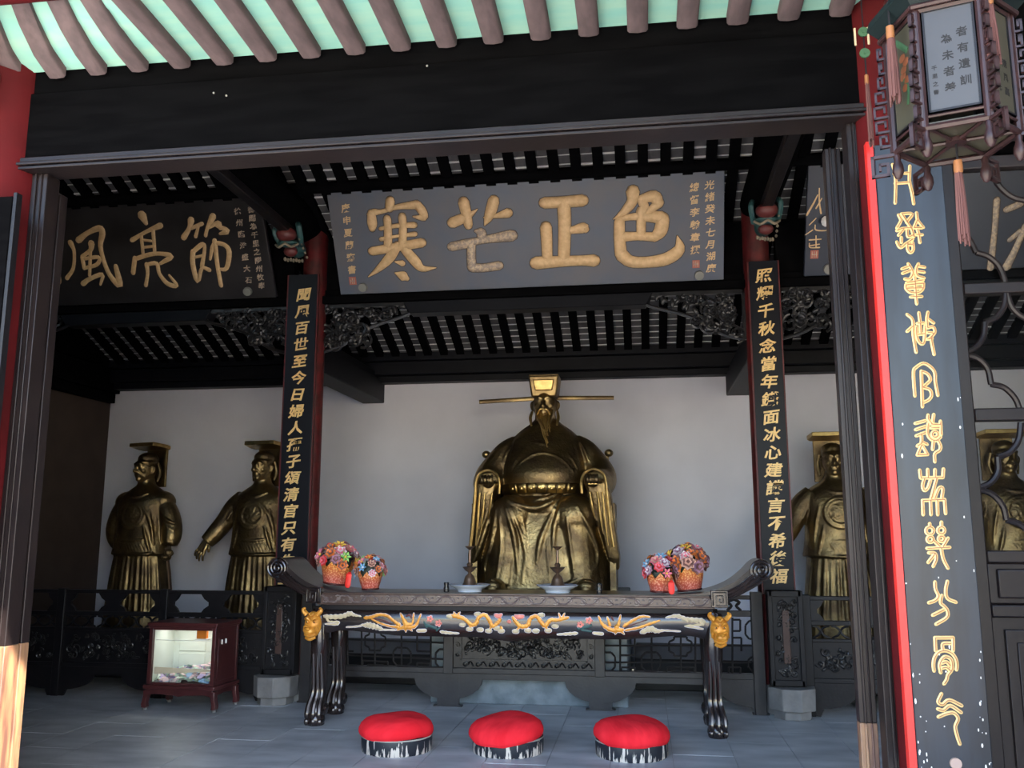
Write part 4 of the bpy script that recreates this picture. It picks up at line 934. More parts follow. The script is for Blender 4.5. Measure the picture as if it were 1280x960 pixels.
# ================================================================== CUSHIONS
def cushion(px, py, lab, rot, lean, sh):
    p = None
    d = ray(px, py); t = -1.5/d.z; p = CAM + d*t; cy = p.y + .262
    e = empty('kneeling_cushion', (p.x, cy, 0), lab, 'cushion', 'red kneeling cushions before the altar', rot=(0,0,rot))
    MB().lathe([(.245,0),(.25,.008),(.252,.085),(.248,.105),(.0,.105)], 56).build('drum', WORN, e, smooth=40)
    MB().lathe([(.2505,.099),(.2535,.104),(.2505,.109)], 56, cap=False).build('drum_rim', mat('worn_rim', (.4,.38,.34), .7), e)
    b = MB(); rings = []
    rnd = random.Random(int(px)); ph = [rnd.uniform(0,6.28) for _ in range(4)]
    prof = [(.05,.196),(.12,.194),(.18,.186),(.222,.170),(.250,.146),(.264,.118),(.266,.095),(.260,.078),(.250,.066)]
    n = 72
    for i, (r, z) in enumerate(prof):
        ring = []
        for k in range(n):
            a = 2*math.pi*k/n
            wv = .004*math.sin(5*a+ph[0])+.003*math.sin(9*a+ph[1]); rr = r*(1+.5*wv/.25*(1 if i > 3 else 0))
            zz = z + (.002*math.sin(7*a+ph[2])+.001*math.sin(13*a+ph[3]))*(i >= 6) + .005*math.sin(3*a+ph[1])*(i > 0)
            x_, y_ = rr*math.cos(a)+sh*.5, rr*math.sin(a)
            ring.append((x_, y_, zz + lean*x_ + .042))
        rings.append(ring)
    b.loft(rings, cap=False); b.add([(sh*.5,0,.240)]+rings[0], [(0,k+1,(k+1)%n+1) for k in range(n)])
    b.build('red_cover', REDCLOTH, e, smooth=70, fix=False)
cushion(483, 948, 'round red cushion on worn black drum, leftmost of the three', .3, .01, -.01)
cushion(628, 950, 'round red cushion slipped to one side of its drum, middle of the three', 1.1, .10, -.05)
cushion(789, 955, 'round red cushion on worn black drum, nearest the right table leg', 2.0, .05, -.02)

# ================================================================== DONATION BOX
e = empty('donation_box', (-4.04, 7.64, 0), 'mahogany glass fronted donation box with banknotes left of the altar', 'box', rot=(0,0,-.05))
w_ = .32; D = .42
for x in (-w_, w_):
    for y in (.02, D-.02):
        s_ = 1 if x > 0 else -1
        b = MB().prism([(x-s_*.045,.17),(x+s_*.02,.17),(x+s_*.02,.12),(x+s_*.035,.05),(x+s_*.03,.02),(x-s_*.01,.02),(x-s_*.005,.06),(x-s_*.02,.12)], y-.03, y+.03)
        b.build('foot', MAHOG, e, bev=.005); MB().lathe([(.02,0),(.022,.02),(.018,.03)], 12, c=(x+s_*.01,y,0)).build('foot_cap', STONE, e)
MB().prism([(-w_,.19),(-w_,.12),(-w_+.08,.14),(-.05,.13),(0,.12),(.05,.13),(w_-.08,.14),(w_,.12),(w_,.19)], -.01, .02).build('front_apron', MAHOG, e, bev=.004)
MB().prism([(0,.12),(0,.19),(D,.19),(D,.12),(D/2,.14)], 0, .02).build('side_apron', MAHOG, e, loc=(w_,0,0), rot=(0,0,math.pi/2), bev=.003)
MB().box(-w_-.02,w_+.02,-.02,D+.02,.18,.215).build('base_plinth', MAHOG, e, bev=.006)
MB().box(-w_-.015,w_+.015,-.015,D+.015,.715,.745).box(-w_-.005,w_+.005,-.005,D+.005,.70,.715).build('lid', MAHOG, e, bev=.004)
for x0 in (-w_, w_-.035): MB().box(x0, x0+.035, 0, .035, .215, .70).build('front_post', MAHOG, e, bev=.003)
for x0 in (-w_, w_-.035): MB().box(x0, x0+.035, D-.035, D, .215, .70).build('back_post', MAHOG, e, bev=.003)
MB().box(-w_+.035,w_-.035,0,.03,.215,.235).box(-w_+.035,w_-.035,0,.03,.68,.70).build('front_rail', MAHOG, e, bev=.003)
MB().box(-w_+.004,-w_+.016,.035,D-.035,.215,.70).build('side_panel', MAHOG, e); MB().box(w_-.016,w_-.004,.035,D-.035,.215,.70).box(w_-.002,w_+.004,.05,D-.05,.25,.66).build('side_panel', MAHOG, e, bev=.003)
MB().box(-w_+.035,w_-.035,.014,.018,.235,.68).build('front_glass', GLASSM, e, smooth=0)
b = MB().box(-w_+.016,w_-.016,D-.046,D-.036,.215,.70); 
for z0, z1 in ((.24,.44),(.46,.66)):
    for x0, x1 in ((-.24,.02),(.06,.28)): b.box(x0,x1,D-.052,D-.046,z0,z1)
b.box(-w_+.017,-w_+.022,.036,D-.02,.216,.70); b.build('pale_back_panel', PALEP, e, bev=.004)
MB().box(-w_+.03,w_-.03,.06,.064,.585,.590).build('shelf_edge', CHIP, e)
MB().box(.08,.17,.10,.14,.60,.68).build('orange_packet', mat('orange_packet', (.9,.25,.03), .5), e)
MB().box(.07,.19,.09,.15,.592,.602).build('packet_tray', CHIP, e)
MB().prism([(-.27,.30),(.29,.335),(.29,.35),(-.27,.36)], .03, .034).build('cream_paper_strip', mat('cream_paper', (.8,.66,.48), .8), e)
for k, dx in enumerate((.10, .17)): MB().lathe([(.008,0),(.008,.035),(.005,.04)], 8).build('lock_tab', CHIP, e, loc=(w_+.008, dx, .56))
ld = bpy.data.lights.new('case_fill_light', 'AREA'); ld.shape = 'RECTANGLE'; ld.size = .5; ld.size_y = .12; ld.energy = .8; ld.color = (1,.97,.92)  # fill light added to brighten the box interior, not a fitting of the box
lo = bpy.data.objects.new('case_fill_light', ld); COL.objects.link(lo); lo.location = (0,.2,.69); lo.parent = e
rnd = random.Random(5); b = MB()
for k in range(170):
    x = rnd.uniform(-.27,.27); y = rnd.uniform(.05,.36); top = .235+.10*min(1,(y/.2))+.02*math.sin(9*x)
    z = top - rnd.uniform(0,.04); M_ = Euler((rnd.uniform(-1.1,1.1), rnd.uniform(-.7,.7), rnd.uniform(0,6.28))).to_matrix()
    h1, h2 = .045, .022; mi = rnd.randrange(5)
    vs = [M_ @ Vector(q) + Vector((x,y,z)) for q in ((-h1,-h2,0),(0,-h2,.012),(h1,-h2,0),(h1,h2,0),(0,h2,.012),(-h1,h2,0))]
    for v in vs: v.x = max(-.30,min(.30,v.x)); v.y = max(.024,min(.39,v.y)); v.z = max(.22, v.z)
    b.add(vs, [(0,1,4,5),(1,2,3,4)], mi)
o = b.build('banknotes', NOTES, None, loc=e.location, rot=(0,0,-.05), smooth=0, fix=False)
tag(o, 'loose heap of crumpled green and blue banknotes behind the glass of the box', 'money', kind='stuff')
# small white stud on the wall
p = U(768, 658, YB); tag(MB().lathe([(.03,0),(.028,.012),(.012,.02)], 16).build('wall_stud', CHIP, None, loc=(p.x, YB, p.z), rot=(math.pi/2,0,0)), 'small round white stud on the pale wall right of the statue', 'stud')

# ================================================================== STATUES
def remesh(mb, voxel, it=2, fac=.5):
    me = bpy.data.meshes.new('tmp'); me.from_pydata(mb.v, [], mb.f)
    o = bpy.data.objects.new('tmp', me); COL.objects.link(o)
    md = o.modifiers.new('r', 'REMESH'); md.mode = 'VOXEL'; md.voxel_size = voxel; md.use_smooth_shade = True
    sm = o.modifiers.new('s', 'SMOOTH'); sm.iterations = it; sm.factor = fac
    bpy.context.view_layer.update()
    out = bpy.data.meshes.new_from_object(o.evaluated_get(bpy.context.evaluated_depsgraph_get()))
    bpy.data.objects.remove(o); bpy.data.meshes.remove(me)
    out.materials.clear(); out.polygons.foreach_set('use_smooth', [True]*len(out.polygons)); return out
def rings(mb, spec, n=40, pw=2.3):
    out = []
    for z, cx, cy, rx, ry in spec:
        rg = []
        for q in np.arange(n)*2*math.pi/n:
            c, s_ = math.cos(q), math.sin(q)
            rg.append((cx+rx*math.copysign(abs(c)**(2/pw), c), cy+ry*math.copysign(abs(s_)**(2/pw), s_), z))
        out.append(rg)
    mb.loft(out); return mb
def dens(spec, n=4):
    return [tuple(q) for q in catmull(spec, n)]
def bvh(mb): return BVHTree.FromPolygons([Vector(v) for v in mb.v], mb.f)
def drape(mb, tree, pts, r, off=0, smooth=6, flat=1.0, n=8, last=-.5):
    """a raised fold laid over the front of the figure along an x,z line"""
    P = catmull([np.array(p, float) for p in pts], smooth); out = []; y = None
    for p in P:
        hit = tree.ray_cast(Vector((p[0], -3, p[1])), Vector((0,1,0)))
        if hit[0] is not None:
            y = hit[0].y if y is None else .5*y + .5*hit[0].y
        if y is None: continue
        out.append((p[0], y - off, p[1]))
    if len(out) < 3: return
    R = [r*(.35+.65*math.sin(math.pi*min(1, max(0, (i+.6)/(len(out)+.2))))) for i in range(len(out))]
    mb.tube(out, R, n=n)
def fist(mb, c, ax, s=1.0, curl=1.0, inward=1):
    """palm with four curled fingers and a thumb; ax = direction the forearm comes in"""
    c = Vector(c); ax = Vector(ax).normalized(); side = ax.cross(Vector((0,0,1))); side = side.normalized() if side.length > .1 else Vector((1,0,0))
    dn = side.cross(ax).normalized()
    mb.ell(c, (.042*s,.045*s,.040*s), 10, 7)
    for k, (u, L_) in enumerate(((-.033,.9),(-.011,1.05),(.011,1.0),(.033,.82))):
        b0 = c + side*u*s + ax*.035*s
        P = [b0 - ax*.02*s, b0 + ax*.028*s*L_ , b0 + ax*.042*s*L_ - dn*(-1)*.022*s*curl, b0 + ax*.022*s*L_ + dn*.048*s*curl, b0 - ax*.005*s + dn*.045*s*curl]
        mb.tube([tuple(p) for p in P], [.0115*s,.0115*s,.011*s,.010*s,.008*s], n=7, smooth=3)
    t0 = c + side*inward*.035*s
    mb.tube([tuple(t0 - ax*.02*s), tuple(t0 + side*inward*.02*s + ax*.012*s), tuple(t0 + ax*.04*s + dn*.03*s)], [.014*s,.013*s,.010*s], n=7, smooth=3)
def face(mb, c, s=1.0, yaw=0, old=False):
    M = Matrix.Rotation(yaw, 3, 'Z'); C_ = Vector(c)
    def T(x, y, z): return tuple(C_ + M @ Vector((x*s, y*s, z*s)))
    mb.ell(c, (.098*s,.115*s,.135*s), 24, 18, M)
    mb.ell(T(0,-.01,-.05), (.082*s,.098*s,.095*s), 20, 14, M)                 # jaw
    mb.ell(T(0,-.085,-.112), (.032*s,.026*s,.022*s), 12, 8, M)                # chin
    mb.tube([T(0,-.110,.035),T(0,-.127,.0),T(0,-.140,-.028),T(0,-.120,-.040)], [.010*s,.013*s,.019*s,.012*s], n=10, smooth=4)
    for g in (-1,1):
        mb.ell(T(g*.017,-.118,-.032), (.012*s,.012*s,.010*s), 8, 6)           # nostril
        mb.tube([T(g*.012,-.112,.042),T(g*.036,-.112,.052),T(g*.066,-.090,.038)], [.010*s,.012*s,.007*s], n=8, smooth=4)   # brow
        mb.ell(T(g*.036,-.099,.018), (.019*s,.013*s,.009*s), 12, 8, M)        # eye
        mb.tube([T(g*.016,-.108,.020),T(g*.036,-.112,.028),T(g*.058,-.098,.018)], .004*s, n=6, smooth=4)
        mb.tube([T(g*.018,-.107,.012),T(g*.036,-.110,.006),T(g*.056,-.098,.011)], .0035*s, n=6, smooth=4)
        mb.ell(T(g*.055,-.072,-.022), (.026*s,.026*s,.026*s), 12, 8, M)       # cheek
        mb.tube([T(g*.098,.012,.035),T(g*.110,.022,.010),T(g*.106,.018,-.025),T(g*.097,.008,-.048)], [.012*s,.017*s,.015*s,.010*s], n=8, smooth=4)   # ear
        mb.tube([T(g*.026,-.118,-.040),T(g*.045,-.098,-.062),T(g*.050,-.085,-.085)], .006*s, n=6, smooth=4)
    mb.tube([T(-.030,-.104,-.070),T(-.010,-.116,-.066),T(0,-.114,-.069),T(.010,-.116,-.066),T(.030,-.104,-.070)], .0065*s, n=7, smooth=4)
    mb.tube([T(-.026,-.103,-.080),T(0,-.114,-.084),T(.026,-.103,-.080)], .0075*s, n=7, smooth=4)
    return T

# ---- seated official in the middle
SX, SY, SZ = -1.055, 9.86, .92
st = empty('seated_statue', (SX, SY, SZ), 'large gilt bronze seated statue of a bearded official in winged hat behind the altar', 'statue'); st.scale = (1, 1, .97)
PXM = .00868
def q(*pts): return [((u-682)*PXM, (741-v)*.00885) for u, v in pts]
mb = MB()
rings(mb, dens([(0,0,-.05,.72,.50),(.06,0,-.05,.73,.52),(.25,0,-.05,.70,.51),(.45,0,-.05,.66,.49),(.65,0,-.04,.62,.47),(.82,0,-.03,.585,.45),(.95,0,-.02,.54,.42),(1.02,0,0,.47,.38)], 3), 56, 2.6)
for g in (-1,1):
    mb.ell((g*.33,-.36,.80), (.25,.20,.24), 22, 14); mb.tube([(g*.34,-.33,.80),(g*.36,-.34,.45),(g*.40,-.36,.08)], [.21,.21,.21], n=20, smooth=4)
mb.ell((0,-.30,.90), (.36,.20,.15), 20, 12)
torso = MB()
rings(torso, dens([(.92,0,.0,.44,.33),(1.02,0,-.02,.455,.37),(1.15,0,-.04,.46,.40),(1.28,0,-.05,.46,.405),(1.42,0,-.02,.455,.37),(1.55,0,.02,.44,.32),(1.66,0,.04,.40,.27),(1.76,0,.05,.32,.22),(1.84,0,.05,.22,.17),(1.90,0,.04,.13,.13),(1.98,0,.03,.11,.11)], 3), 48, 2.1)
mb.v, off = mb.v, 0
mb.add(torso.v, torso.f)
rings(mb, dens([(1.16,0,.04,.60,.27),(1.26,0,.04,.61,.28),(1.40,0,.04,.585,.28),(1.52,0,.04,.53,.265),(1.63,0,.045,.45,.24),(1.72,0,.05,.36,.21),(1.80,0,.05,.27,.18),(1.86,0,.05,.19,.15),(1.92,0,.04,.12,.12)], 3), 56, 2.05)
for g in (-1,1):
    mb.tube([(g*.30,.04,1.64),(g*.42,.02,1.54),(g*.52,-.01,1.40),(g*.60,-.08,1.27),(g*.61,-.20,1.18),(g*.585,-.36,1.17),(g*.56,-.47,1.185)], [.12,.15,.165,.17,.165,.14,.115], n=20, smooth=4)
    # hanging sleeve under the forearm
    rg = []
    for z, x0, x1, yf, yb in ((1.17,.47,.68,-.50,-.02),(1.05,.50,.72,-.49,-.0),(.90,.53,.74,-.46,.02),(.72,.58,.76,-.43,.04),(.54,.63,.78,-.40,.05),(.36,.68,.80,-.36,.06),(.24,.73,.79,-.30,.05)):
        rg.append([(g*x0,yf,z),(g*(x0+x1)/2,yf-.02,z),(g*x1,yf,z),(g*x1,yb,z),(g*x0,yb,z)])
    mb.loft(rg)
T_ = bvh(mb); base_n = len(mb.v)
for pts, r_ in ((q((620,645),(607,683),(597,705)),.035),(q((640,640),(650,673),(655,717)),.03),(q((647,640),(661,680),(668,720)),.022),(q((698,640),(683,675),(677,707)),.032),(q((707,632),(698,665),(697,700)),.028),
              (q((725,637),(740,665),(747,690),(745,710),(727,724)),.032),(q((628,640),(622,680),(612,712),(620,732)),.03),(q((608,720),(640,735),(690,737),(732,722)),.028),
              (q((640,630),(657,637),(675,640),(690,635),(707,623)),.036),(q((645,622),(675,630),(703,622)),.026),(q((648,616),(676,622),(700,615)),.022),
              (q((644,597),(656,583),(671,573.5),(687,572),(705,579),(721,596)),.015),(q((645,552),(642,573),(641,590)),.02),(q((656,571),(648,582),(644,592)),.016),
              (q((721,560),(725,574),(727,590)),.018),(q((713,572),(720,582),(725,592)),.014),(q((666,557),(683,560),(699,570)),.014),(q((672,535),(683,556),(690,565)),.012),
              (q((660,650),(664,690),(660,730)),.018),(q((690,650),(690,690),(694,732)),.018),(q((632,650),(634,690),(628,728)),.018),(q((713,650),(718,690),(722,722)),.02),
              (q((752,640),(757,668),(762,700)),.022),(q((612,640),(606,660),(600,690)),.022),(q((629,585),(634,570),(640,560)),.02),(q((738,582),(733,568),(727,556)),.02)):
    drape(mb, T_, pts, r_, off=.0)
T = face(mb, (0,-.06,2.075), 1.34)
mb.tube([(0,.02,1.85),(0,-.01,2.0)], [.12,.115], n=18)
me = remesh(mb, .0115, 3, .5); me.name = 'robed_body'
me.materials.append(GOLD); body = inst(me, 'robed_body', st)
# hat: squared crown flaring upward, bright front plaque, long straight wings
def frustum(z0, z1, w0, w1, y0f, y0b, y1f, y1b): 
    return MB().loft([[(-w0,y0f,z0),(w0,y0f,z0),(w0,y0b,z0),(-w0,y0b,z0)],[(-w1,y1f,z1),(w1,y1f,z1),(w1,y1b,z1),(-w1,y1b,z1)]])
h_ = frustum(2.155, 2.40, .138, .170, -.165, .13, -.195, .14)
hat = h_.build('hat', GOLD, st, bev=.02)
frustum(2.225, 2.350, .095, .118, -.192, -.16, -.207, -.18).build('hat_plaque', GOLDB, hat, bev=.012)
MB().box(-.165,.165,-.18,.13,2.385,2.415).build('hat_top', GOLD, hat, bev=.01)
for g in (-1,1):
    MB().tube([(g*.12,.04,2.17),(g*.76,.05,2.145 if g < 0 else 2.16)], [.026,.024], n=10, nrm=(0,-1,0), flat=.45).build('hat_wing', GOLD, st)
    b = MB().tube([(g*.14,-.08,2.0),(g*.155,-.12,1.92),(g*.14,-.15,1.83)], [.013,.018,.012], n=8, smooth=4); b.build('hat_ribbon', GOLDB, st)
# beard and moustache in separate locks
b = MB(); rnd = random.Random(2)
for k in range(30):
    x = rnd.uniform(-.085,.085); L_ = rnd.uniform(.18,.28)*(1-abs(x)*5.0) + .06; 
    z0 = 1.945 + abs(x)*.9; sw = rnd.uniform(-.01,.01)+.02
    b.tube([(x,-.185+abs(x)*.6,z0),(x*.9+sw*.3,-.225+abs(x)*.4,z0-L_*.4),(x*.6+sw*1.0,-.25,z0-L_*.8),(x*.35+sw*2.2,-.285,z0-L_*1.15)], [.017,.018,.014,.004], n=7, smooth=4)
for g in (-1,1): b.tube([(g*.006,-.235,2.008),(g*.040,-.232,2.0),(g*.070,-.205,1.95),(g*.074,-.195,1.88)], [.010,.013,.010,.003], n=7, smooth=4)
b.build('beard', GOLDB, st, smooth=60)
# belt following the belly
TB = bvh(torso)
def belt_ring(z0, z1, out, a0, a1, n=40):
    r0, r1 = [], []
    for t in np.linspace(a0, a1, n):
        d_ = Vector((math.sin(t), -math.cos(t), 0))
        for z, L_ in ((z0, r0), (z1, r1)):
            o_ = Vector((0,0,z)); h = TB.ray_cast(o_ + d_*2, -d_)[0]; L_.append(tuple(h + d_*out))
    return r0, r1
r0, r1 = belt_ring(1.055, 1.165, .018, -1.25, 1.25)
b = MB(); n = len(r0); b.add(r0+r1, [(i,i+1,n+i+1,n+i) for i in range(n-1)]); bt = b.build('belt', GOLD, st, smooth=60)
md = bt.modifiers.new('t','SOLIDIFY'); md.thickness = .02; md.offset = 0
for k in range(-3,4):
    a = k*.235; r0, r1 = belt_ring(1.06, 1.16, .034, a-.105, a+.105, 5)
    b = MB(); b.add(r0+r1, [(i,i+1,5+i+1,5+i) for i in range(4)])
    mid = (Vector(r0[2])+Vector(r1[2]))/2; b.ell(mid, (.016,.006,.016), 10, 6)
    o = b.build('belt_plaque', GOLDB, bt, smooth=50); md = o.modifiers.new('t','SOLIDIFY'); md.thickness = .008
# hands, cuffs, tablet
for g in (-1,1):
    b = MB(); fist(b, (g*.545,-.575,1.165), (0,-1,-.1), 1.55, 1.0, -g)
    me = remesh(b, .007, 1, .5); me.name = 'hand'; me.materials.append(GOLD); inst(me, 'hand', st)
    arch = [(-.125,-.12),(-.128,.0),(-.10,.09),(-.03,.135),(.04,.13),(.10,.085),(.125,.0),(.135,-.15),(.15,-.32),(.165,-.5),(.19,-.68)]
    for off_, rr in ((0,.0125),(.028,.009)):
        sc_ = 1-off_*2.2
        MB().tube([(g*(.555+x*sc_), -.575+.012*abs(z)*4+off_*.3, 1.165+(z*sc_ if z > -.1 else z)) for x, z in arch], rr, n=8, smooth=5).build('sleeve_edge', GOLDB, st)
    for k, (x, z1) in enumerate(((.51,.78),(.59,.62),(.64,.50))):
        MB().tube([(g*x,-.535,1.06),(g*(x+.02),-.53,(1.06+z1)/2),(g*(x+.05),-.50,z1)], [.010,.014,.006], n=8, smooth=4).build('sleeve_fold', GOLDB, st)
    # shoes
    b = MB().ell((g*.47,-.60,.06), (.115,.20,.10), 18, 12).ell((g*.47,-.72,.085), (.095,.07,.075), 14, 9)
    b.tube([(g*.47-.08,-.72,.10),(g*.47,-.79,.15),(g*.47+.08,-.72,.10)], .018, n=8, smooth=4)
    b.build('shoe', GOLD, st)
MB().box(.50,.60,-.655,-.62,1.13,1.205).build('jade_tablet', GOLDB, st, bev=.006)
b = MB()
for g in (-1,1):
    b.tube([(g*.66,.14,.2),(g*.66,.14,1.50)], .03, n=10); b.ell((g*.69,.13,1.535),(.05,.045,.045), 12, 8)
b.tube([(-.66,.2,1.45),(0,.28,1.50),(.66,.2,1.45)], .03, n=10, smooth=4); b.box(-.62,.62,.28,.36,.0,1.3)
for g in (-1,1): b.box(g*.73-.03,g*.73+.03,-.35,.3,.0,.95)
b.build('throne', GOLD, st)

def open_hand(mb, c, ax, nv, s=1.0, thumb=1):
    """relaxed hand: flat palm, four unequal fingers slightly bent, thumb off the side"""
    c = Vector(c); ax = Vector(ax).normalized(); nv = Vector(nv); nv = (nv - ax*nv.dot(ax)).normalized(); side = ax.cross(nv)
    P = [c-ax*.06*s, c-ax*.02*s, c+ax*.02*s, c+ax*.045*s]
    for u in (-.024, 0, .024): mb.tube([tuple(p+side*u*s*(.7+.15*i)) for i, p in enumerate(P)], [.018*s,.020*s,.019*s,.016*s], n=9)
    for u, L_ in ((-.036,.85),(-.012,1.05),(.012,1.0),(.036,.78)):
        b0 = c + side*u*s + ax*.04*s
        mb.tube([tuple(p) for p in (b0, b0+ax*.035*s*L_+side*u*.15*s, b0+ax*.062*s*L_-nv*.012*s+side*u*.25*s, b0+ax*.082*s*L_-nv*.034*s+side*u*.3*s)], [.0115*s,.0108*s,.010*s,.0075*s], n=8, smooth=3)
    t0 = c + side*thumb*.034*s - ax*.015*s
    mb.tube([tuple(t0-ax*.02*s), tuple(t0+side*thumb*.022*s+ax*.012*s), tuple(t0+side*thumb*.028*s+ax*.042*s-nv*.015*s)], [.015*s,.0135*s,.010*s], n=8, smooth=3)

# ---- standing attendants
def attendant(arm_out, yaw):
    mb = MB()
    rings(mb, dens([(0,0,0,.43,.30),(.25,0,0,.405,.285),(.5,0,0,.375,.265),(.75,0,0,.345,.25),(1.0,0,0,.315,.235),(1.08,0,0,.31,.23)], 3), 44, 2.2)
    T0 = bvh(mb)
    for k in range(11):
        u = -1+.2*k; drape(mb, T0, [(u*.28,1.02),(u*.335,.6),(u*.40,.02)], .020+.006*((k*7)%3), off=-.006, n=8)
    for k in range(10):
        a = .3+k*.28; 
        mb.tube([(.30*math.cos(a),.22*math.sin(a),1.02),(.40*math.cos(a),.28*math.sin(a),.02)], .022, n=7)
    rings(mb, dens([(.985,0,0,.352,.262),(1.0,0,0,.36,.268),(1.08,0,0,.345,.258),(1.25,0,0,.325,.248),(1.42,0,0,.325,.24),(1.56,0,.0,.335,.22),(1.66,0,.01,.31,.19),(1.74,0,.015,.20,.15),(1.80,0,.01,.11,.11),(1.88,0,0,.085,.09)], 3), 44, 2.1)
    if arm_out:
        mb.tube([(-.22,0,1.63),(-.34,-.0,1.52),(-.44,-.04,1.36),(-.53,-.10,1.22),(-.60,-.14,1.13)], [.12,.125,.11,.10,.085], n=18, smooth=4)
        mb.tube([(.22,0,1.63),(.35,0,1.50),(.41,.0,1.32),(.42,-.03,1.16),(.41,-.05,1.08)], [.12,.125,.115,.10,.085], n=18, smooth=4)
        for k in range(6):
            t = k/5; mb.tube([(-.30-.26*t,-.11-.05*t,1.50-.36*t),(-.36-.24*t,-.13-.03*t,1.38-.30*t)], [.012,.014], n=6)
    else:
        mb.ell((-.22,.01,1.60),(.17,.15,.13),18,12); mb.ell((.22,.01,1.60),(.17,.15,.13),18,12)
        mb.tube([(-.24,0,1.58),(-.34,.02,1.46),(-.41,.04,1.28),(-.40,.08,1.14),(-.32,.16,1.06)], [.115,.118,.115,.105,.09], n=18, smooth=4)
        mb.tube([(.24,0,1.58),(.34,-.01,1.46),(.40,-.02,1.30),(.42,-.05,1.18),(.42,-.07,1.10)], [.115,.12,.12,.115,.09], n=18, smooth=4)
        for k in range(4):
            mb.tube([(.33+.02*k,-.12,1.46-.08*k),(.42,-.14,1.38-.08*k),(.50,-.10,1.34-.08*k)], .014, n=6, smooth=3)
        mb.tube([(.38,-.06,1.12),(.42,-.15,1.14),(.50,-.10,1.12)], .02, n=7, smooth=3)
    T1 = bvh(mb)
    for R_ in (.155,.125):
        drape(mb, T1, [(R_*math.sin(a), 1.44+R_*math.cos(a)) for a in np.linspace(0,6.283,14)], .017, off=-.002, smooth=3)
    rnd = random.Random(3)
    for k in range(12):
        a = rnd.uniform(0,6.28); d = rnd.uniform(.02,.09); drape(mb, T1, [(d*math.cos(a)+p_[0], 1.44+d*math.sin(a)+p_[1]) for p_ in spiral(0,0,.008,.035,a,1.0,6)], .012, off=-.002, smooth=2)
    drape(mb, T1, [(-.30,1.0),(-.15,.992),(0,.99),(.15,.992),(.30,1.0)], .016); drape(mb, T1, [(-.16,1.16),(0,1.145),(.17,1.16)], .012)
    drape(mb, T1, [(-.17,1.30),(-.20,1.15),(-.24,1.02)], .018); drape(mb, T1, [(.16,1.32),(.21,1.15),(.25,1.02)], .02); drape(mb, T1, [(.20,1.50),(.24,1.30),(.27,1.10)], .02); drape(mb, T1, [(.12,1.55),(.20,1.42),(.24,1.25)], .016)
    drape(mb, T1, [(-.20,1.52),(-.24,1.32),(-.27,1.12)], .016)
    for k in range(9): drape(mb, T1, [(-.13+.035*k,1.14),(-.09+.035*k,1.08),(-.06+.035*k,1.02)], .011)
    drape(mb, T1, [(-.16,1.70),(-.06,1.655),(.04,1.65),(.15,1.70)], .016)
    face(mb, (0,-.03,1.985), 1.12, yaw)
    M = Matrix.Rotation(yaw, 3, 'Z')
    mb.ell((0,.01,2.105), (.116,.125,.085), 22, 14, M); mb.tube([(0,.01,2.06),(0,.01,2.12)], .112, n=24); mb.tube([(0,.02,1.80),(0,0,1.9)], [.09,.085], n=16)
    for a, b_ in zip(range(0,12), range(1,13)):
        p0 = M @ Vector((.110*math.cos(a*.5236),.127*math.sin(a*.5236)+.0,0)); p1 = M @ Vector((.110*math.cos(b_*.5236),.127*math.sin(b_*.5236),0))
        mb.tube([(p0.x,p0.y-.01,2.062),(p1.x,p1.y-.01,2.062)], .014, n=6)
    me = remesh(mb, .0098, 2, .45); me.name = 'robed_body'; me.materials.append(GOLD)
    e = bpy.data.objects.new('standing_statue', None); COL.objects.link(e)
    inst(me, 'robed_body', e)
    R3 = Euler((-.12,0,yaw*.8))
    b = MB().loft([[(-.21,.10,0),(-.24,.02,0),(-.20,-.16,0),(.20,-.16,0),(.24,.02,0),(.21,.10,0)],[(-.21,.10,.045),(-.24,.02,.045),(-.20,-.16,.045),(.20,-.16,.045),(.24,.02,.045),(.21,.10,.045)]])
    b.build('hat_board', GOLDB, e, loc=(0,.05,2.235), rot=R3, bev=.006)
    MB().box(-.165,.165,0,.03,-.46,.0).build('hat_back_panel', GOLD, e, loc=(0,.155,2.24), rot=(0,0,yaw*.8), bev=.006)
    for g in (-1,1): MB().tube([(g*.125,.03,2.06),(g*.145,.05,1.94),(g*.13,.02,1.84)], [.016,.02,.012], n=8, smooth=3).build('hat_strap', GOLD, e)
    for g in (-1,1):
        b = MB()
        if arm_out and g < 0: open_hand(b, (-.622,-.155,1.085), (-.35,-.22,-.75), (0,-1,.3), 1.35, -1); 
        elif arm_out: fist(b, (.41,-.06,.995), (0,-.1,-1), 1.1, .8, -1)
        elif g > 0: fist(b, (.42,-.085,1.01), (0,-.15,-1), 1.1, 1.0, -1)
        else: continue
        m2 = remesh(b, .006, 1, .5); m2.name = 'hand'; m2.materials.append(GOLD); inst(m2, 'hand', e)
    if not arm_out:
        MB().tube([(.40,-.10,1.06),(.43,-.06,.8),(.46,.0,.35)], [.022,.026,.022], n=10, nrm=(1,0,0), flat=.6).build('sword_scabbard', BRONZE, e)
    return e
e1 = attendant(False, -.25); e1.location = (-5.86, 10.0, .30); e1.rotation_euler = (0,0,-.12)
tag(e1, 'standing gilt statue with one hand behind its back, leftmost before the wall', 'statue', 'standing gilt attendants')
e2 = attendant(True, -.12); e2.location = (-4.40, 10.0, .30); e2.rotation_euler = (0,0,-.08)
tag(e2, 'standing gilt statue with its arm held out, left of the left couplet board', 'statue', 'standing gilt attendants')
e3 = copy_tree(e2); e3.location = (2.02, 10.0, .30); e3.rotation_euler = (0,0,.0)
tag(e3, 'standing gilt statue just right of the right couplet board', 'statue', 'standing gilt attendants')
e4 = copy_tree(e2); e4.location = (3.75, 10.0, .30); e4.rotation_euler = (0,0,.1)
tag(e4, 'standing gilt statue glimpsed through the glazed lattice door', 'statue', 'standing gilt attendants')

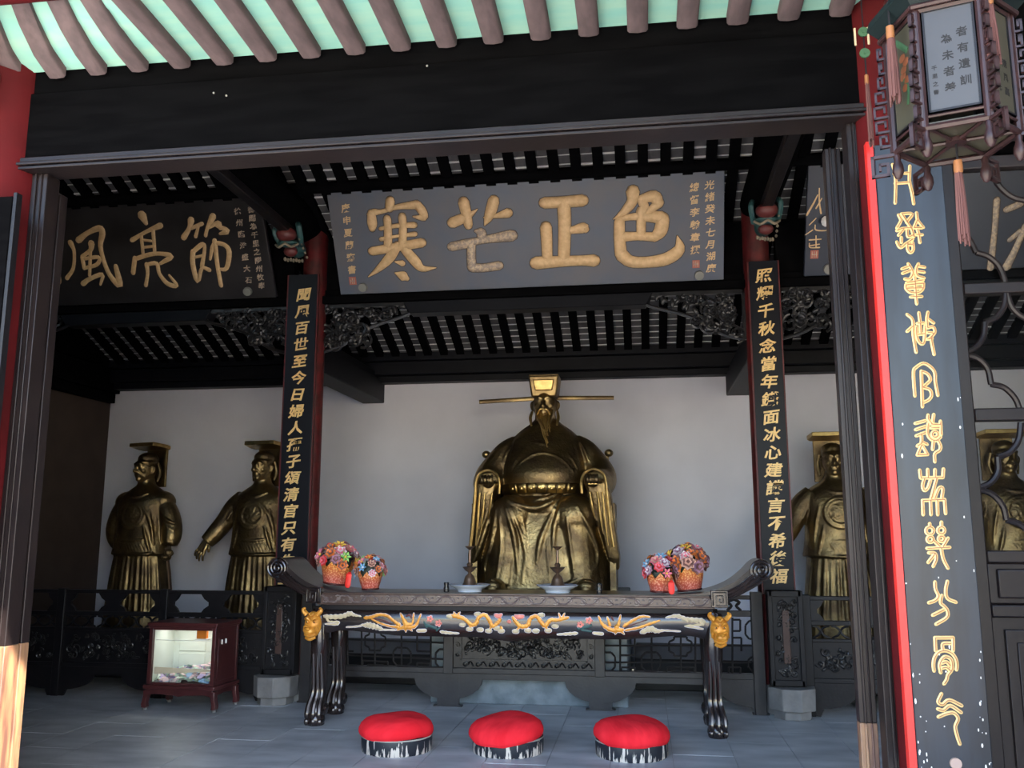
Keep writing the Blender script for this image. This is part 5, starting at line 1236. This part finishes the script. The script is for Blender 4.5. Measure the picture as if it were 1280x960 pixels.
# ================================================================== LANTERN
LM = mat('lantern_maroon_wood', (.022,.009,.010), .4, col2=(.036,.015,.016), nscale=20)
LP = mat('lantern_glass_panel', (.055,.056,.06), .45, col2=(.045,.046,.05), nscale=3); LPY = mat('lantern_yellowed_panel', (.055,.052,.035), .5, col2=(.045,.04,.028), nscale=4)
INK = mat('black_ink', (.006,.006,.007), .7); GREENP = mat('green_painted_leaf', (.04,.11,.05), .6); ORP = mat('orange_painted_flower', (.24,.075,.03), .6)
LC = (.985, 2.78, 2.70); la = empty('palace_lantern', LC, 'six sided maroon palace lantern with inscribed panels hanging at upper right', 'lantern')
RH = .172; ROT = math.radians(-137)
HH = .40
def hv(k, r=RH, z=0): a = ROT + k*math.pi/3; return Vector((r*math.cos(a), r*math.sin(a), z))
for k in range(6):
    a, c = hv(k), hv(k+1); d = (c-a).normalized(); n = Vector((d.y,-d.x,0)); n = n if n.dot(a) > 0 else -n
    MB().tube([tuple(a), tuple(a+Vector((0,0,HH)))], .013, n=8).tube([tuple(a*1.06+Vector((0,0,.0))), tuple(a*1.06+Vector((0,0,HH)))], .006, n=6).build('corner_post', LM, la)
    for z in (0, .035, HH-.02): MB().tube([tuple(a+Vector((0,0,z))), tuple(c+Vector((0,0,z)))], .010 if z != .035 else .005, n=6).build('frame_bar', LM, la)
    ang = math.atan2(d.y, d.x)
    b = MB().box(-.068,.068,-.002,.002,0,HH-.07); mid = (a+c)/2
    p_ = b.build('painted_panel', LP if k == 0 else LPY, la, loc=(mid.x,mid.y,.045), rot=(0,0,ang), smooth=0)
    f_ = MB()
    for x0,x1,z0,z1 in ((-.070,-.064,0,HH-.07),(.064,.070,0,HH-.07),(-.07,.07,0,.006),(-.07,.07,HH-.076,HH-.07)): f_.box(x0,x1,-.005,.005,z0,z1)
    f_.build('panel_rim', FENCE, p_, smooth=0)
    if k in (0, 1):
        cols = (('者有遺訓', .034, .24, .032), ('為未者羞', -.008, .225, .032), ('千里之書', -.047, .14, .016)) if k == 0 else (('清風高', .03,.16,.028),('有先', -.015,.12,.028))
        for txt, x0, z0, sz in cols:
            for i, ch in enumerate(txt):
                b = MB(); add_glyph(b, ch, x0, z0-i*(sz*1.62), sz, sz, y=-.0022, depth=.0006, off=.018); b.build('ink_character', INK, p_, smooth=0, fix=False)
    if k == 5:
        b = MB().tube([(-.03,-.003,.30),(.0,-.003,.27),(.03,-.003,.24)], .010, n=6, nrm=(0,-1,0), flat=.2, smooth=3); b.build('painted_leaf', GREENP, p_)
        MB().tube([(.01,-.003,.07),(.02,-.003,.12),(.0,-.003,.16)], .007, n=6, nrm=(0,-1,0), flat=.2, smooth=3).build('painted_leaf', GREENP, p_)
        b = MB(); 
        for i in range(6): b.ell((.005+.012*math.sin(i*2),-.003,.13+.02*i), (.018,.002,.014), 8, 4)
        b.build('painted_flower', ORP, p_)
    # fretted wing at every corner, hooked foot and pendant
    out = hv(k, 1).normalized(); tx = Matrix.Rotation(math.atan2(out.y, out.x), 3, 'Z')
    w = MB()
    def bar(x0,x1,z0,z1): 
        vs = [tx @ Vector((x,y,z)) for x,y,z in ((x0,-.006,z0),(x1,-.006,z0),(x1,.006,z0),(x0,.006,z0),(x0,-.006,z1),(x1,-.006,z1),(x1,.006,z1),(x0,.006,z1))]
        w.add([tuple(v+Vector(a)) for v in vs], [(0,3,2,1),(4,5,6,7),(0,1,5,4),(1,2,6,5),(2,3,7,6),(3,0,4,7)])
    for i in range(7):
        z0 = .02+.05*i; wd_ = .045+.012*math.sin(i*.9)
        bar(.012,wd_,z0,z0+.007); bar(wd_-.007,wd_,z0,z0+.042); bar(.02,wd_,z0+.035,z0+.042); bar(.02,.027,z0+.018,z0+.042)
    w.build('fretted_wing', LM, la, smooth=0)
    w = MB()
    bar(.0,.075,-.012,-.002); bar(.065,.075,-.075,-.002); bar(.02,.075,-.075,-.066); bar(.02,.029,-.075,-.03); bar(.029,.052,-.038,-.03); bar(.045,.052,-.055,-.03)
    w.build('hooked_foot', LM, la, smooth=0)
    p2 = hv(k, RH*.98); MB().lathe([(.006,-.0),(.012,-.015),(.010,-.03),(.016,-.045),(.018,-.065),(.010,-.085),(.003,-.09)], 12, c=tuple(p2)).build('corner_pendant', LM, la)
    MB().tube([tuple(hv(k,RH*.97,.004)), (0,0,.004)], .006, n=6).build('base_spoke', LM, la)
MB().loft([[tuple(hv(k,RH*.99,.012)) for k in range(6)],[tuple(hv(k,RH*.99,.016)) for k in range(6)]]).build('base_plate', LPY, la, smooth=0)
MB().lathe([(.03,-.004),(.03,.01)], 16).build('base_boss', LM, la)
MB().loft([[tuple(hv(k,RH*1.12,HH-.01)) for k in range(6)],[tuple(hv(k,RH*1.35,HH+.03)) for k in range(6)],[tuple(hv(k,RH*1.30,HH+.06)) for k in range(6)],[tuple(hv(k,RH*.5,HH+.16)) for k in range(6)]]).build('roof_canopy', mat('lantern_teal_roof', (.006,.012,.013), .5, spec=.2), la, smooth=0)
for k in range(6):
    a, c = hv(k,RH*1.14,HH-.015), hv(k+1,RH*1.14,HH-.015); MB().tube([tuple(a),tuple(c)], .008, n=6).build('canopy_rim', LM, la)
MB().tube([(0,0,HH+.15),(0,0,1.45)], .004, n=6).build('hanging_rod', FENCE, la)
TASM = mat('dusty_pink_tassel', (.12,.05,.045), .9); TOPM = mat('orange_tassel_knot', (.28,.11,.035), .6)
def tassel(parent, x, y, z, L_, r, seed, n=26):
    rnd = random.Random(seed)
    MB().tube([(x,y,z+.08),(x,y,z)], .0035, n=6).build('cord', FENCE, parent)
    k_ = MB().lathe([(.004,.0),(r*.75,-.004),(r*.8,-.035),(r*.7,-.045)], 12, c=(x,y,z)).build('tassel_knot', TOPM, parent)
    b = MB(); b.tube([(x,y,z-.04),(x,y,z-L_*.9)], [r*.6,r*.8], n=10)
    for i in range(n):
        a = rnd.uniform(0,6.28); q_ = rnd.uniform(.5,1)*r; ll = L_*rnd.uniform(.9,1.03)
        b.tube([(x+q_*.6*math.cos(a),y+q_*.6*math.sin(a),z-.04),(x+q_*.95*math.cos(a),y+q_*.95*math.sin(a),z-ll*.6),(x+q_*1.05*math.cos(a),y+q_*1.05*math.sin(a),z-ll)], .0028, n=4, smooth=2)
    b.build('tassel_fringe', TASM, parent)['kind'] = 'stuff'
tassel(la, 0, 0, -.055, .27, .017, 1)
def rel(u, v, Y): p = U(u, v, Y); return p.x-LC[0], p.y-LC[1], p.z-LC[2]
x, y, z = rel(1112, 32, 2.72); tassel(la, x, y, z, .26, .016, 2)
x, y, z = rel(1234, -10, 2.60); tassel(la, x, y, z, .23, .018, 3)
MB().tube([rel(1140,-30,2.72), rel(1112,10,2.72)], .006, n=6).tube([rel(1216,-40,2.62), rel(1234,-30,2.60)], .006, n=6).build('canopy_hook', LM, la)
p = U(1079, 40, 3.78); e = empty('cord_pendant', tuple(p), 'thin corded pendant with two green discs hanging before the right red column', 'pendant')
for dz in (0, -.10): MB().tube([(0,-.004,dz),(0,.004,dz)], .022, n=18).build('green_disc', GREENP, e); MB().tube([(0,-.008,dz),(0,.0,dz)], .007, n=12).build('disc_centre', GREENP, e)
for dx in (-.035,.02): MB().tube([(dx,0,.02),(dx,0,-.06)], .005, n=6).build('bead_cord', CREAM, e)
MB().tube([(0,0,.25),(0,0,-.22)], .003, n=6).build('main_cord', FENCE, e)
tassel(e, .0, 0, -.20, .33, .011, 5, 16)
